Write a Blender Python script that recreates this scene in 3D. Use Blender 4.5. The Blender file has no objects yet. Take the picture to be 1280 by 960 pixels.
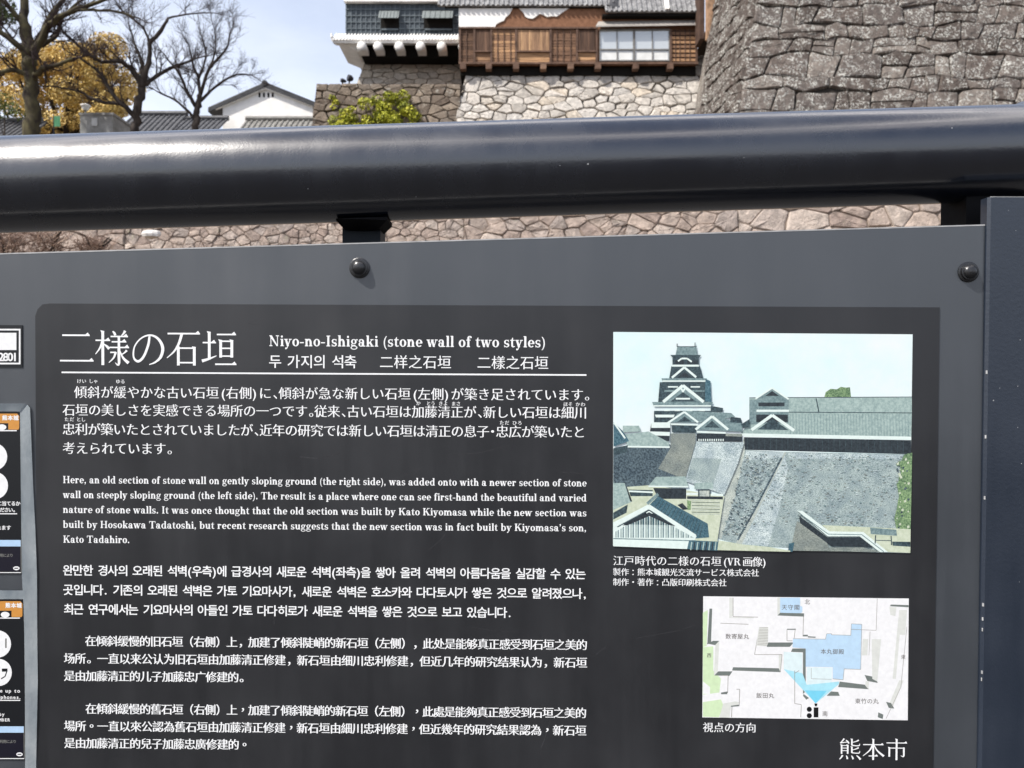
import bpy, math, random
import numpy as np
from mathutils import Vector, Matrix

R = math.radians
rnd = random.Random(7)
scene = bpy.context.scene
COL = scene.collection

# ------------------------------------------------------------------ camera
CAMZ = 1.1
F = 1000.0                      # focal length in photo pixels (photo 1280 wide)
cam = bpy.data.cameras.new('camera')
cam_o = bpy.data.objects.new('camera', cam)
COL.objects.link(cam_o)
cam_o.location = (0, 0, CAMZ)
cam_o.rotation_euler = (R(90), 0, 0)
cam.sensor_width = 36
cam.lens = 36 * F / 1280
cam.clip_start = 0.02
cam.clip_end = 8000
cam.dof.use_dof = True
cam.dof.focus_distance = 0.72
cam.dof.aperture_fstop = 19.0
scene.camera = cam_o

# ------------------------------------------------------------------ sky and sun
SUN_EL, SUN_AZ = 50.0, 56.0      # elevation; azimuth to the left of straight behind the camera
world = bpy.data.worlds.new('World')
scene.world = world
world.use_nodes = True
wn, wl = world.node_tree.nodes, world.node_tree.links
wn.clear()
sky = wn.new('ShaderNodeTexSky')
sky.sky_type = 'NISHITA'
sky.sun_disc = False
sky.sun_elevation = R(SUN_EL)
sky.sun_rotation = R(180 + SUN_AZ)
sky.air_density = 1.0
sky.dust_density = 2.2
sky.ozone_density = 1.6
tc = wn.new('ShaderNodeTexCoord')
mp = wn.new('ShaderNodeMapping')
mp.inputs['Scale'].default_value = (1.0, 1.0, 2.6)
wl.new(tc.outputs['Generated'], mp.inputs['Vector'])
cn = wn.new('ShaderNodeTexNoise')
cn.inputs['Scale'].default_value = 2.6
cn.inputs['Detail'].default_value = 7
cn.inputs['Roughness'].default_value = 0.58
wl.new(mp.outputs['Vector'], cn.inputs['Vector'])
cr = wn.new('ShaderNodeValToRGB')
cr.color_ramp.elements[0].position = 0.42
cr.color_ramp.elements[0].color = (0.52, 0.52, 0.52, 1)
cr.color_ramp.elements[1].position = 0.78
cr.color_ramp.elements[1].color = (0.8, 0.8, 0.8, 1)
wl.new(cn.outputs['Fac'], cr.inputs['Fac'])
cm = wn.new('ShaderNodeMixRGB')
cm.inputs['Color2'].default_value = (7.0, 7.2, 7.9, 1)
sz = wn.new('ShaderNodeSeparateXYZ'); wl.new(tc.outputs['Generated'], sz.inputs['Vector'])
lowr = wn.new('ShaderNodeValToRGB')          # the veil is thick towards the horizon and thins out overhead
lowr.color_ramp.elements[0].position, lowr.color_ramp.elements[0].color = 0.28, (1, 1, 1, 1)
lowr.color_ramp.elements[1].position, lowr.color_ramp.elements[1].color = 0.62, (0.3, 0.3, 0.3, 1)
wl.new(sz.outputs['Z'], lowr.inputs['Fac'])
fm = wn.new('ShaderNodeMixRGB'); fm.blend_type = 'MULTIPLY'; fm.inputs['Fac'].default_value = 1.0
wl.new(cr.outputs['Color'], fm.inputs['Color1']); wl.new(lowr.outputs['Color'], fm.inputs['Color2'])
wl.new(fm.outputs['Color'], cm.inputs['Fac'])
wl.new(sky.outputs['Color'], cm.inputs['Color1'])
# added ring of bright cirrus, shaped to mirror as a band in the rail, about 57 degrees up
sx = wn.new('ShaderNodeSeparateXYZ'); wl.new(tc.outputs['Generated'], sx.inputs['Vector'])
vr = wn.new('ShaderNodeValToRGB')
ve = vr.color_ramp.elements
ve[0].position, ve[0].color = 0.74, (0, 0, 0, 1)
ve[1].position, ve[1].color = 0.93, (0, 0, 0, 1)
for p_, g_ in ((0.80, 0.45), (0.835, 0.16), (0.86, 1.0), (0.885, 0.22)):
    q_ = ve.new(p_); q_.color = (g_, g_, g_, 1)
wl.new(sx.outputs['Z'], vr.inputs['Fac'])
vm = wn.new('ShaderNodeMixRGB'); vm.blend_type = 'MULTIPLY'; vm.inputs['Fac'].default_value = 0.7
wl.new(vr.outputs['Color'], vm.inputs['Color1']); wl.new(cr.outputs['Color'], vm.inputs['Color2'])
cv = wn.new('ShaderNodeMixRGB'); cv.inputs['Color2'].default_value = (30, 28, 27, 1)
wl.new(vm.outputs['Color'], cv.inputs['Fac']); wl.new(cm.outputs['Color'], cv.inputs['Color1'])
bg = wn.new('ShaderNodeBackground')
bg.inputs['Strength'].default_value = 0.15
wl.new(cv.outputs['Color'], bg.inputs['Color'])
wo = wn.new('ShaderNodeOutputWorld')
wl.new(bg.outputs['Background'], wo.inputs['Surface'])

sun = bpy.data.lights.new('sun', 'SUN')
sun.energy = 5.0
sun.angle = R(0.53)
sun.color = (1.0, 0.955, 0.89)
sun_o = bpy.data.objects.new('sun', sun)
COL.objects.link(sun_o)
sd = Vector((-math.sin(R(SUN_AZ)) * math.cos(R(SUN_EL)), -math.cos(R(SUN_AZ)) * math.cos(R(SUN_EL)), math.sin(R(SUN_EL))))
sun_o.rotation_euler = sd.to_track_quat('Z', 'Y').to_euler()
sun_o.location = sd * 60

scene.view_settings.view_transform = 'Standard'
scene.view_settings.look = 'None'
scene.view_settings.exposure = 0.36
scene.view_settings.gamma = 1.0
scene.view_settings.use_curve_mapping = False
scene.cycles.use_denoising = True
scene.cycles.max_bounces = 6

# ------------------------------------------------------------------ helpers
def lin(c):
    return tuple((x / 255 / 12.92) if x / 255 <= 0.04045 else ((x / 255 + 0.055) / 1.055) ** 2.4 for x in c)

class NT:
    """small node helper for one material"""
    def __init__(s, name, rough=0.6, spec=0.5, metallic=0.0):
        s.m = bpy.data.materials.new(name)
        s.m.use_nodes = True
        s.n, s.l = s.m.node_tree.nodes, s.m.node_tree.links
        s.b = s.n['Principled BSDF']
        s.b.inputs['Roughness'].default_value = rough
        s.b.inputs['Specular IOR Level'].default_value = spec
        s.b.inputs['Metallic'].default_value = metallic
        s.tc = s.n.new('ShaderNodeTexCoord')
    def col(s, c): s.b.inputs['Base Color'].default_value = (*c, 1); return s
    def noise(s, scale, detail=4, rough=0.55, stretch=None, dist=0.0, coord='Object'):
        t = s.n.new('ShaderNodeTexNoise')
        t.inputs['Scale'].default_value = scale
        t.inputs['Detail'].default_value = detail
        t.inputs['Roughness'].default_value = rough
        t.inputs['Distortion'].default_value = dist
        if stretch:
            mpn = s.n.new('ShaderNodeMapping'); mpn.inputs['Scale'].default_value = stretch
            s.l.new(s.tc.outputs[coord], mpn.inputs['Vector']); s.l.new(mpn.outputs['Vector'], t.inputs['Vector'])
        else:
            s.l.new(s.tc.outputs[coord], t.inputs['Vector'])
        return t.outputs['Fac']
    def ramp(s, sock, stops):
        r = s.n.new('ShaderNodeValToRGB')
        e = r.color_ramp.elements
        while len(e) < len(stops): e.new(0.5)
        for k, (p, c) in enumerate(stops):
            e[k].position = p
            e[k].color = (*c, 1) if len(c) == 3 else c
        s.l.new(sock, r.inputs['Fac'])
        return r.outputs['Color']
    def mix(s, fac, a, b, mode='MIX'):
        m = s.n.new('ShaderNodeMixRGB'); m.blend_type = mode
        for sock, v in ((m.inputs['Fac'], fac), (m.inputs['Color1'], a), (m.inputs['Color2'], b)):
            if isinstance(v, (int, float)): sock.default_value = v
            elif isinstance(v, tuple): sock.default_value = (*v, 1)
            else: s.l.new(v, sock)
        return m.outputs['Color']
    def attr(s, name='tint'):
        a = s.n.new('ShaderNodeAttribute'); a.attribute_name = name
        return a.outputs['Fac']
    def base(s, sock): s.l.new(sock, s.b.inputs['Base Color']); return s
    def roughness(s, sock, lo, hi):
        r = s.n.new('ShaderNodeMapRange'); r.inputs['To Min'].default_value = lo; r.inputs['To Max'].default_value = hi
        s.l.new(sock, r.inputs['Value']); s.l.new(r.outputs['Result'], s.b.inputs['Roughness']); return s
    def bump(s, sock, strength, dist):
        b = s.n.new('ShaderNodeBump'); b.inputs['Strength'].default_value = strength; b.inputs['Distance'].default_value = dist
        s.l.new(sock, b.inputs['Height']); s.l.new(b.outputs['Normal'], s.b.inputs['Normal']); return s

def two_tone(name, a, b, scale, rough=0.7, spec=0.3, bump=0.0, bdist=0.01, stretch=None, detail=5, lo=0.35, hi=0.68):
    t = NT(name, rough, spec)
    f = t.noise(scale, detail, 0.6, stretch)
    t.base(t.ramp(f, [(lo, a), (hi, b)]))
    if bump: t.bump(f, bump, bdist)
    return t.m

class MB:
    """collects faces, builds one mesh object; faces carry a material slot and a tint"""
    def __init__(s): s.v, s.f, s.mi, s.t = [], [], [], []
    def add(s, vs, fs, mi=0, tint=0.5):
        o = len(s.v); s.v.extend([tuple(p) for p in vs])
        for f in fs:
            s.f.append(tuple(i + o for i in f)); s.mi.append(mi); s.t.append(tint)
    def box(s, x0, x1, y0, y1, z0, z1, mi=0, tint=0.5):
        vs = [(x, y, z) for x in (x0, x1) for y in (y0, y1) for z in (z0, z1)]
        s.add(vs, [(0, 1, 3, 2), (4, 6, 7, 5), (0, 4, 5, 1), (2, 3, 7, 6), (0, 2, 6, 4), (1, 5, 7, 3)], mi, tint)
    def hull8(s, front, back, mi=0, tint=0.5):
        """prism between two same-length loops"""
        n = len(front)
        s.add(list(front) + list(back), [tuple(range(n)), tuple(range(2 * n - 1, n - 1, -1))] +
              [(i, i + n, (i + 1) % n + n, (i + 1) % n) for i in range(n)], mi, tint)
    def tube(s, pts, rads, seg=8, mi=0, tint=0.5, cap=True):
        pts = [Vector(p) for p in pts]; n = len(pts); vs = []
        for i, p in enumerate(pts):
            d = (pts[min(i + 1, n - 1)] - pts[max(i - 1, 0)]).normalized()
            a = d.cross(Vector((0, 1, 0)) if abs(d.y) < 0.9 else Vector((1, 0, 0))).normalized(); b = d.cross(a)
            for k in range(seg):
                w = 2 * math.pi * k / seg
                vs.append(p + (a * math.cos(w) + b * math.sin(w)) * rads[i])
        fs = [(i * seg + k, i * seg + (k + 1) % seg, (i + 1) * seg + (k + 1) % seg, (i + 1) * seg + k) for i in range(n - 1) for k in range(seg)]
        if cap: fs += [tuple(range(seg))[::-1], tuple(range((n - 1) * seg, n * seg))]
        s.add(vs, fs, mi, tint)
    def lathe(s, c, axis, prof, seg=20, mi=0):
        """prof: list of (radius, distance along axis)"""
        c, ax = Vector(c), Vector(axis).normalized()
        a = ax.orthogonal().normalized(); b = ax.cross(a); vs = []
        for r, h in prof:
            for k in range(seg):
                w = 2 * math.pi * k / seg
                vs.append(c + ax * h + (a * math.cos(w) + b * math.sin(w)) * r)
        n = len(prof)
        s.add(vs, [(i * seg + k, i * seg + (k + 1) % seg, (i + 1) * seg + (k + 1) % seg, (i + 1) * seg + k) for i in range(n - 1) for k in range(seg)]
              + [tuple(range((n - 1) * seg, n * seg))], mi)
    def build(s, name, mats, parent=None, smooth=False, autosmooth=None):
        me = bpy.data.meshes.new(name)
        me.from_pydata(s.v, [], s.f)
        for m in (mats if isinstance(mats, (list, tuple)) else [mats]): me.materials.append(m)
        me.polygons.foreach_set('material_index', s.mi)
        at = me.attributes.new('tint', 'FLOAT', 'FACE'); at.data.foreach_set('value', s.t)
        if smooth: me.polygons.foreach_set('use_smooth', [True] * len(s.f))
        me.update()
        if smooth and autosmooth is not None: me.set_sharp_from_angle(angle=R(autosmooth))
        o = bpy.data.objects.new(name, me); COL.objects.link(o)
        if parent:
            o.parent = parent
            if parent.type == 'EMPTY': o.matrix_parent_inverse = Matrix.Translation(-parent.location)
        return o

def tag(o, label=None, cat=None, group=None, kind=None):
    if label: o['label'] = label
    if cat: o['category'] = cat
    if group: o['group'] = group
    if kind: o['kind'] = kind
    return o
def thing(name, loc, label, cat, group=None):
    o = bpy.data.objects.new(name, None); COL.objects.link(o); o.location = loc; o.empty_display_size = 0.2
    return tag(o, label, cat, group)
def W(px, py, Y):
    """world point at depth Y of a place measured on the photo (used to work out real sizes and places)"""
    return Vector(((px - 640) / F * Y, Y, CAMZ + (480 - py) / F * Y))

# ------------------------------------------------------------------ setting: ground and hill
t = NT('paving', 0.9, 0.2)
t.base(t.ramp(t.noise(6, 6), [(0.3, (0.032, 0.031, 0.031)), (0.7, (0.058, 0.056, 0.054))])); t.bump(t.noise(60, 4), 0.4, 0.01)
g = MB(); g.add([(-4000, -4000, 0), (4000, -4000, 0), (4000, 4000, 0), (-4000, 4000, 0)], [(0, 1, 2, 3)])
tag(g.build('ground', t.m), kind='structure')

m_earth = NT('dry_bank', 0.95, 0.1)
m_earth.base(m_earth.ramp(m_earth.noise(2.2, 8, 0.7), [(0.35, (0.10, 0.07, 0.05)), (0.55, (0.24, 0.18, 0.13)), (0.75, (0.34, 0.27, 0.17))])); m_earth.bump(m_earth.noise(7, 8, 0.7), 0.9, 0.25)
prof = [(9, -0.3), (12, 0.1), (16, 1.6), (22, 3.6), (28, 5.0), (31, 5.5), (33.6, 5.8), (34.4, 9.0), (39, 9.6), (41.5, 13.3), (44, 14.0), (50, 14.3), (75, 14.5), (130, 10), (220, -1)]
hb = MB(); xs = [-150, -90, -60] + [x * 1.5 for x in range(-30, 31)] + [60, 90, 150]
vs = []
for (y, z) in prof:
    for x in xs:
        j = 0 if z < 0.2 else rnd.uniform(-0.12, 0.12)
        if x > 9.1: z = min(z, 4.2)
        vs.append((x, y + (rnd.uniform(-.2, .2) if z > .2 else 0), z + j))
n = len(xs)
hb.add(vs, [(i * n + k, i * n + k + 1, (i + 1) * n + k + 1, (i + 1) * n + k) for i in range(len(prof) - 1) for k in range(n - 1)])
tag(hb.build('hillside', m_earth.m, smooth=True), kind='structure')

# ------------------------------------------------------------------ stone walls
def stone_mat(name, cols, lichen=None, lamt=(0.58, 0.66), lscale=5.0, fine=9.0, bump=0.7, bdist=0.06, stain=None):
    t = NT(name, 0.92, 0.15)
    n = len(cols)
    c = t.ramp(t.attr(), [(0.05 + 0.9 * k / (n - 1), q) for k, q in enumerate(cols)])
    f = t.noise(fine, 8, 0.68)
    c = t.mix(0.75, c, t.ramp(f, [(0.3, (0.42, 0.42, 0.42)), (0.7, (1.25, 1.22, 1.2))]), 'MULTIPLY')
    if stain:
        c = t.mix(t.ramp(t.noise(0.45, 5, 0.6), [(0.48, (0, 0, 0)), (0.66, (0.8, 0.8, 0.8))]), c, t.mix(1.0, c, stain, 'MULTIPLY'))
    if lichen:
        k = t.mix(1.0, t.ramp(t.noise(lscale, 6, 0.72), [(lamt[0], (0, 0, 0)), (lamt[1], (1, 1, 1))]),
                  t.ramp(t.noise(lscale * 0.22, 3, 0.5), [(0.42, (0.04,) * 3), (0.56, (1, 1, 1))]), 'MULTIPLY')
        c = t.mix(k, c, lichen)
    t.base(c); t.bump(t.noise(fine * 0.8, 9, 0.72), bump, bdist)
    return t.m

m_gap = NT('wall_gap', 0.95, 0.1).col((0.035, 0.03, 0.026)).m
m_gapl = NT('earthy_gap', 0.95, 0.1).col((0.20, 0.16, 0.13)).m

def clip(poly, px, py, nx, ny):
    out = []
    for i in range(len(poly)):
        a, b = poly[i], poly[(i + 1) % len(poly)]
        da, db = (a[0] - px) * nx + (a[1] - py) * ny, (b[0] - px) * nx + (b[1] - py) * ny
        if da <= 0: out.append(a)
        if (da < 0 < db) or (db < 0 < da):
            k = da / (da - db); out.append((a[0] + (b[0] - a[0]) * k, a[1] + (b[1] - a[1]) * k))
    return out

def cells_rubble(u0, u1, v0, v1, w, h, jit, r):
    """irregular polygons: one cell round each jittered seed (stretched metric)"""
    seeds = []
    nv, nu = int((v1 - v0) / h) + 2, int((u1 - u0) / w) + 2
    for j in range(-1, nv):
        for i in range(-1, nu):
            if r.random() < .16: continue
            if r.random() < .16: seeds.append((u0 + (i + r.uniform(-.5, .5)) * w, v0 + (j + r.uniform(0, 1)) * h))
            seeds.append((u0 + (i + 0.5 * (j % 2) + r.uniform(-jit, jit)) * w, v0 + (j + 0.5 + r.uniform(-jit, jit)) * h))
    S = np.array(seeds); ky = w / h; out = []
    for (a, b) in seeds:
        if not (u0 - w < a < u1 + w and v0 - h < b < v1 + h): continue
        d = (S[:, 0] - a) ** 2 + ((S[:, 1] - b) * ky) ** 2
        poly = [(a - 1.5 * w, b - 1.5 * h), (a + 1.5 * w, b - 1.5 * h), (a + 1.5 * w, b + 1.5 * h), (a - 1.5 * w, b + 1.5 * h)]
        for k in np.argsort(d)[1:24]:
            nx, ny = S[k, 0] - a, (S[k, 1] - b) * ky * ky
            poly = clip(poly, (S[k, 0] + a) / 2, (S[k, 1] + b) / 2, nx, ny)
            if len(poly) < 3: break
        if len(poly) >= 3:
            for q in ((u0, 0, -1, 0), (u1, 0, 1, 0), (0, v0, 0, -1), (0, v1, 0, 1)):
                poly = clip(poly, *q)
                if len(poly) < 3: break
        if len(poly) >= 3: out.append(poly)
    return out

def cells_coursed(u0, u1, v0, v1, w, h, r):
    """rough courses of squared blocks, some split in two"""
    out = []; v = v0; nseg = int((u1 - u0) / (w * 0.35)) + 3
    def line(vv): return [vv + r.uniform(-0.22, 0.22) * h for _ in range(nseg)]
    def at(L, u):
        s = (u - u0) / (u1 - u0) * (nseg - 1); i = max(0, min(nseg - 2, int(s))); return L[i] + (L[i + 1] - L[i]) * (s - i)
    lo = line(v0)
    while v < v1:
        hh = h * r.uniform(0.65, 1.4); last = v + hh > v1 - .4 * h
        if last: hh = v1 - v
        hi = [v1] * nseg if last else line(v + hh); u = u0; sl = 0
        while u < u1:
            ww = w * r.choice([0.45, 0.7, 0.9, 1.1, 1.4]) * r.uniform(0.9, 1.1); ue = min(u + ww, u1)
            if u1 - ue < 0.3 * w: ue = u1
            sr = 0 if ue == u1 else r.uniform(-0.16, 0.16) * h
            mid = (u + ue) / 2
            q = [(u - sl, at(lo, u)), (mid, at(lo, mid)), (ue - sr, at(lo, ue)), (ue + sr, at(hi, ue)), (mid, at(hi, mid)), (u + sl, at(hi, u))]
            if r.random() < 0.22 and hh > 0.7 * h:
                k = r.uniform(0.4, 0.6); a = (q[0][0] * (1 - k) + q[5][0] * k, q[0][1] * (1 - k) + q[5][1] * k); b = (q[2][0] * (1 - k) + q[3][0] * k, q[2][1] * (1 - k) + q[3][1] * k + r.uniform(-.08, .08) * h)
                out.append([q[0], q[1], q[2], b, a]); out.append([a, b, q[3], q[4], q[5]])
            else: out.append(q)
            u = ue; sl = sr
        lo = hi; v += hh
        if last: break
    return out

def stones(mb, cells, surf, depth, gap, bulge, r, tintf=None):
    for poly in cells:
        P = np.array(poly); c = P.mean(0)
        ext = max(np.ptp(P[:, 0]), np.ptp(P[:, 1]))
        if ext < gap * 3: continue
        # round the corners a little: insert mid points, pull corners in
        Q = []
        for i in range(len(P)):
            a, b, d = P[i - 1], P[i], P[(i + 1) % len(P)]
            k1, k2 = r.uniform(.02, .16), r.uniform(.02, .16); Q.append(b * (1 - k1) + a * k1); Q.append(b * (1 - k2) + d * k2)
            if np.hypot(*(d - b)) > .35 * ext: Q.append((b + d) / 2 + (c - (b + d) / 2) * r.uniform(-.03, .06))
        Q = np.array(Q)
        dist = np.maximum(np.linalg.norm(Q - c, axis=1, keepdims=True), 1e-6)
        sh = np.maximum(0.5, 1 - gap * (r.uniform(0.3, 1.7) if r.random() < .88 else r.uniform(3, 6)) / dist)
        ring0 = c + (Q - c) * sh
        tx, tz = r.uniform(-1, 1) * bulge * 0.8, r.uniform(-1, 1) * bulge * 0.8
        lift = r.uniform(-0.4, 0.8) * bulge; n = len(Q); vs = []
        for ring, dd in ((ring0, -depth), (c + (ring0 - c) * 0.985, 0), (c + (ring0 - c) * 0.90, bulge * 0.6), (c + (ring0 - c) * 0.50, bulge * 0.72)):
            for q in ring:
                e = 0 if dd < 0 else lift + tx * (q[0] - c[0]) / ext + tz * (q[1] - c[1]) / ext + r.uniform(-.3, .3) * bulge
                vs.append(surf(q[0], q[1], dd + e))
        vs.append(surf(c[0], c[1], bulge * .75 + lift))
        fs = [(k * n + i, k * n + (i + 1) % n, (k + 1) * n + (i + 1) % n, (k + 1) * n + i) for k in range(3) for i in range(n)]
        fs += [(3 * n + i, 3 * n + (i + 1) % n, 4 * n) for i in range(n)]
        mb.add(vs, fs, 0, tintf(c, r) if tintf else r.random())

def backing(mb, surf, u0, u1, v0, v1, d, nu=6, nv=10):
    vs = [surf(u0 + (u1 - u0) * i / nu, v0 + (v1 - v0) * j / nv, d) for j in range(nv + 1) for i in range(nu + 1)]
    mb.add(vs, [(j * (nu + 1) + i, j * (nu + 1) + i + 1, (j + 1) * (nu + 1) + i + 1, (j + 1) * (nu + 1) + i) for j in range(nv) for i in range(nu)], 1)

# --- the tall old wall at the right: fan curved face, corner towards the timber house
def rY(z): return 36.0 + 0.36 * z - 0.0045 * z * z
def rX(z):
    Y = rY(z); py = 480 - (z - CAMZ) / Y * F
    px = float(np.interp(py, [-200, 0, 59, 144, 290, 480], [957, 945, 936, 922, 895, 858]))
    return (px - 640) / F * Y
def s_right(u, v, d): return (rX(v) + u, rY(v) - d, v + d * 0.3)
def rE(z):               # far end of the dark flank
    Y = rY(z) + 6.0; py = 480 - (z - CAMZ) / Y * F
    return (float(np.interp(py, [-200, 0, 59, 144, 290, 480], [900, 893, 885, 877, 862, 835])) - 640) / F * Y, Y
def s_flank(u, v, d):    # flank of darker stone, its tint also lowered to look less sunlit, u metres back from the corner (0..6)
    x0, y0 = rX(v), rY(v); x1, y1 = rE(v); k = u / 6.0
    return (x0 + (x1 - x0) * k - d, y0 + (y1 - y0) * k, v + d * .25)
def s_side(u, v, d):     # pale end of the wall running on behind the flank, u = 0..1
    x0, y0 = rE(v)
    py = 480 - (v - CAMZ) / 52 * F
    px = float(np.interp(py, [20, 60, 92, 144, 290, 480], [898, 886, 873, 860, 835, 800]))
    x1, y1 = (px - 640) / F * 53.5, 53.5
    return (x0 + (x1 - x0) * u - d, y0 + (y1 - y0) * u, v + d * .2)
rr = random.Random(3)
mb = MB()
m_oldstone = stone_mat('old_wall_stone', [(0.10, 0.082, 0.072), (0.145, 0.12, 0.106), (0.185, 0.16, 0.142), (0.125, 0.107, 0.098), (0.24, 0.21, 0.185)],
                       lichen=(0.52, 0.52, 0.48), lamt=(0.51, 0.57), lscale=10.0, fine=4.5, bump=0.9, bdist=0.22)
stones(mb, cells_coursed(0.0, 24, 4, 27, 1.6, 1.02, rr), s_right, 0.25, 0.008, 0.085, rr)
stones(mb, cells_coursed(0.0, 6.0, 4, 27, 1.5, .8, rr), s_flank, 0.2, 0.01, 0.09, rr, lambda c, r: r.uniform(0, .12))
backing(mb, s_flank, 0, 6, 0, 27, -.07)
backing(mb, s_right, 0.0, 24, 0, 27, -0.09, 10, 20)
cs = []
v = 4.0
while v < 23:
    hh = rr.uniform(0.7, 1.1); k = rr.uniform(.3, .6)
    cs += [[(0, v), (k, v), (k, v + hh), (0, v + hh)], [(k, v), (1, v), (1, v + hh), (k, v + hh)]]; v += hh
def stones_side(mb):
    for q in cs:
        for (a, b, c2, d2) in [q]:
            u0, u1, v0, v1 = a[0] + .01, b[0] - .01, a[1] + .02, c2[1] - .02
            vs = [s_side(u, vv, dd) for dd in (-0.2, 0.06) for (u, vv) in ((u0, v0), (u1, v0), (u1, v1), (u0, v1))]
            mb.add(vs, [(4, 5, 6, 7), (0, 1, 5, 4), (1, 2, 6, 5), (2, 3, 7, 6), (3, 0, 4, 7)], 0, rr.uniform(.6, 1))
stones_side(mb)
backing(mb, s_side, 0, 1, 0, 23, -0.05)
mb.add([(rX(27), rY(27), 26.9), (rX(27) + 24, rY(27), 26.9), (rX(27) + 24, 80, 26.9), (rX(27) + 2, 80, 26.9)], [(0, 1, 2, 3)], 1)
tag(mb.build('stone_wall', [m_oldstone, m_gap], smooth=True, autosmooth=24), 'tall dark stone wall of big squared blocks speckled with white lichen, right of the timber house', 'stone wall')

# --- pale rubble wall under the timber house
def s_mid(u, v, d): return (u, 44.3 + 0.30 * v - d, v + d * .3)
m_pale = stone_mat('pale_rubble', [(0.42, 0.395, 0.36), (0.52, 0.49, 0.445), (0.46, 0.44, 0.41), (0.57, 0.53, 0.475), (0.38, 0.36, 0.33), (0.54, 0.48, 0.40)],
                   lichen=(0.25, 0.23, 0.2), lamt=(0.62, 0.7), lscale=2.5, fine=5, bump=0.5, bdist=0.08)
mb = MB(); rr = random.Random(11)
def cut_left(cells, f):
    out = []
    for c in cells:
        m = sum(p[1] for p in c) / len(c); e = (f(m + .5) - f(m - .5)); c2 = clip(c, f(m), m, -1, e)
        if len(c2) >= 3: out.append(c2)
    return out
edge_mid = lambda z: float(np.interp(z, [6, 17.3, 21.6], [-5.2, -3.55, -2.7]))
stones(mb, cut_left(cells_rubble(-6, 12.6, 5, 21.9, .88, 0.52, 0.36, rr), edge_mid), s_mid, 0.25, 0.014, 0.09, rr)
backing(mb, lambda u, v, d: s_mid(edge_mid(v) + u, v, d), 0, 16, 0, 21.9, -0.10)
mb.add([(-2.7, 50.8, 21.85), (12.6, 50.8, 21.85), (12.6, 62, 21.85), (-2.7, 62, 21.85)], [(0, 1, 2, 3)], 1)
# west flank
vs = [(edge_mid(z) + k, 44.3 + .30 * z + k * 9, z) for z in (0, 12, 17.3, 21.85) for k in (0, 1)]
mb.add(vs, [(0, 1, 3, 2), (2, 3, 5, 4), (4, 5, 7, 6)], 0, .5)
tag(mb.build('stone_wall', [m_pale, m_gap], smooth=True, autosmooth=24), 'pale sunlit rubble stone wall directly under the timber house', 'stone wall')

# --- stone base of the black turret (set back)
def s_tur(u, v, d): return (u, 51.2 + 0.22 * v - d, v + d * .2)
mb = MB(); rr = random.Random(5)
zt = 1.1 + (480 - 66) / F * 56; zb = 17.5
edge_tur = lambda z: float(np.interp(z, [18, 22.1, zt], [-11.4, -10.9, -10.2]))
m_tst = stone_mat('turret_base_stone', [(0.42, 0.37, 0.31), (0.52, 0.46, 0.38), (0.38, 0.35, 0.31), (0.56, 0.50, 0.42)], fine=5, bump=.5, bdist=.08)
stones(mb, cut_left(cells_rubble(-13, -2.0, zb, zt, .85, 0.42, .34, rr), edge_tur), s_tur, .2, .012, .06, rr)
backing(mb, lambda u, v, d: s_tur(edge_tur(v) + u, v, d), 0, 9, zb, zt, -.08)
vs = [(edge_tur(z) + k * .8, 51.2 + .22 * z + k * 8, z) for z in (14, zt) for k in (0, 1)]
mb.add(vs, [(0, 1, 3, 2)], 0, .5)
tag(mb.build('stone_wall', [m_tst, m_gap], smooth=True, autosmooth=24), 'short cream stone base carrying the black boarded turret', 'stone wall')

# --- dark low wall with the yellow-green bush
def s_low(u, v, d): return (u, 46.4 + 0.18 * v - d, v + d * .2)
mb = MB(); rr = random.Random(8); zl = 1.1 + (480 - 105.5) / F * 50
edge_low = lambda z: float(np.interp(z, [12, zl], [-12.75, -12.2]))
m_lst = stone_mat('brown_wall_stone', [(0.13, 0.103, 0.082), (0.19, 0.155, 0.122), (0.16, 0.135, 0.112), (0.25, 0.205, 0.16)], lichen=(.36, .35, .31), lamt=(.58, .66), lscale=3.5, fine=4, bump=.6, bdist=.1)
stones(mb, cut_left(cells_rubble(-13, -3.2, 13, zl, .82, .5, .34, rr), edge_low), s_low, .2, .012, .07, rr)
backing(mb, lambda u, v, d: s_low(edge_low(v) + u, v, d), 0, 9.2, 10, zl, -.08)
mb.add([(-12.2, 50.05, zl - .02), (-3, 50.05, zl - .02), (-3, 56, zl - .02), (-12.2, 56, zl - .02)], [(0, 1, 2, 3)], 1)
vs = [(edge_low(z) + k * .5, 46.4 + .18 * z + k * 9, z) for z in (10, zl) for k in (0, 1)]
mb.add(vs, [(0, 1, 3, 2)], 0, .5)
tag(mb.build('stone_wall', [m_lst, m_gap], smooth=True, autosmooth=24), 'low dark brown stone wall with a yellow-green bush growing over it, left of the pale rubble wall', 'stone wall')

# --- terrace wall seen in the gap under the handrail
def s_ter(u, v, d): return (u, 32.0 + 0.16 * v - d, v + d * .15)
mb = MB(); rr = random.Random(21)
m_ter = stone_mat('terrace_stone', [(0.33, 0.265, 0.23), (0.40, 0.33, 0.285), (0.46, 0.38, 0.325), (0.36, 0.31, 0.28), (0.50, 0.43, 0.375)], lichen=(.30, .30, .2), lamt=(.6, .7), lscale=2.2, fine=3.0, bump=.9, bdist=.2)
stones(mb, cells_rubble(-16, -2, 4.6, 9.5, .46, .33, .42, rr), s_ter, .2, .004, .06, rr)
stones(mb, cells_rubble(-2, 9.4, 4.6, 9.5, .72, .5, .42, rr), s_ter, .2, .005, .08, rr)
stones(mb, cells_rubble(9.4, 24, 4.2, 9.5, 1.25, .8, .36, rr), s_ter, .2, .008, .08, rr)
backing(mb, s_ter, -40, 24, 2, 9.5, -.015, 12, 10)
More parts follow.
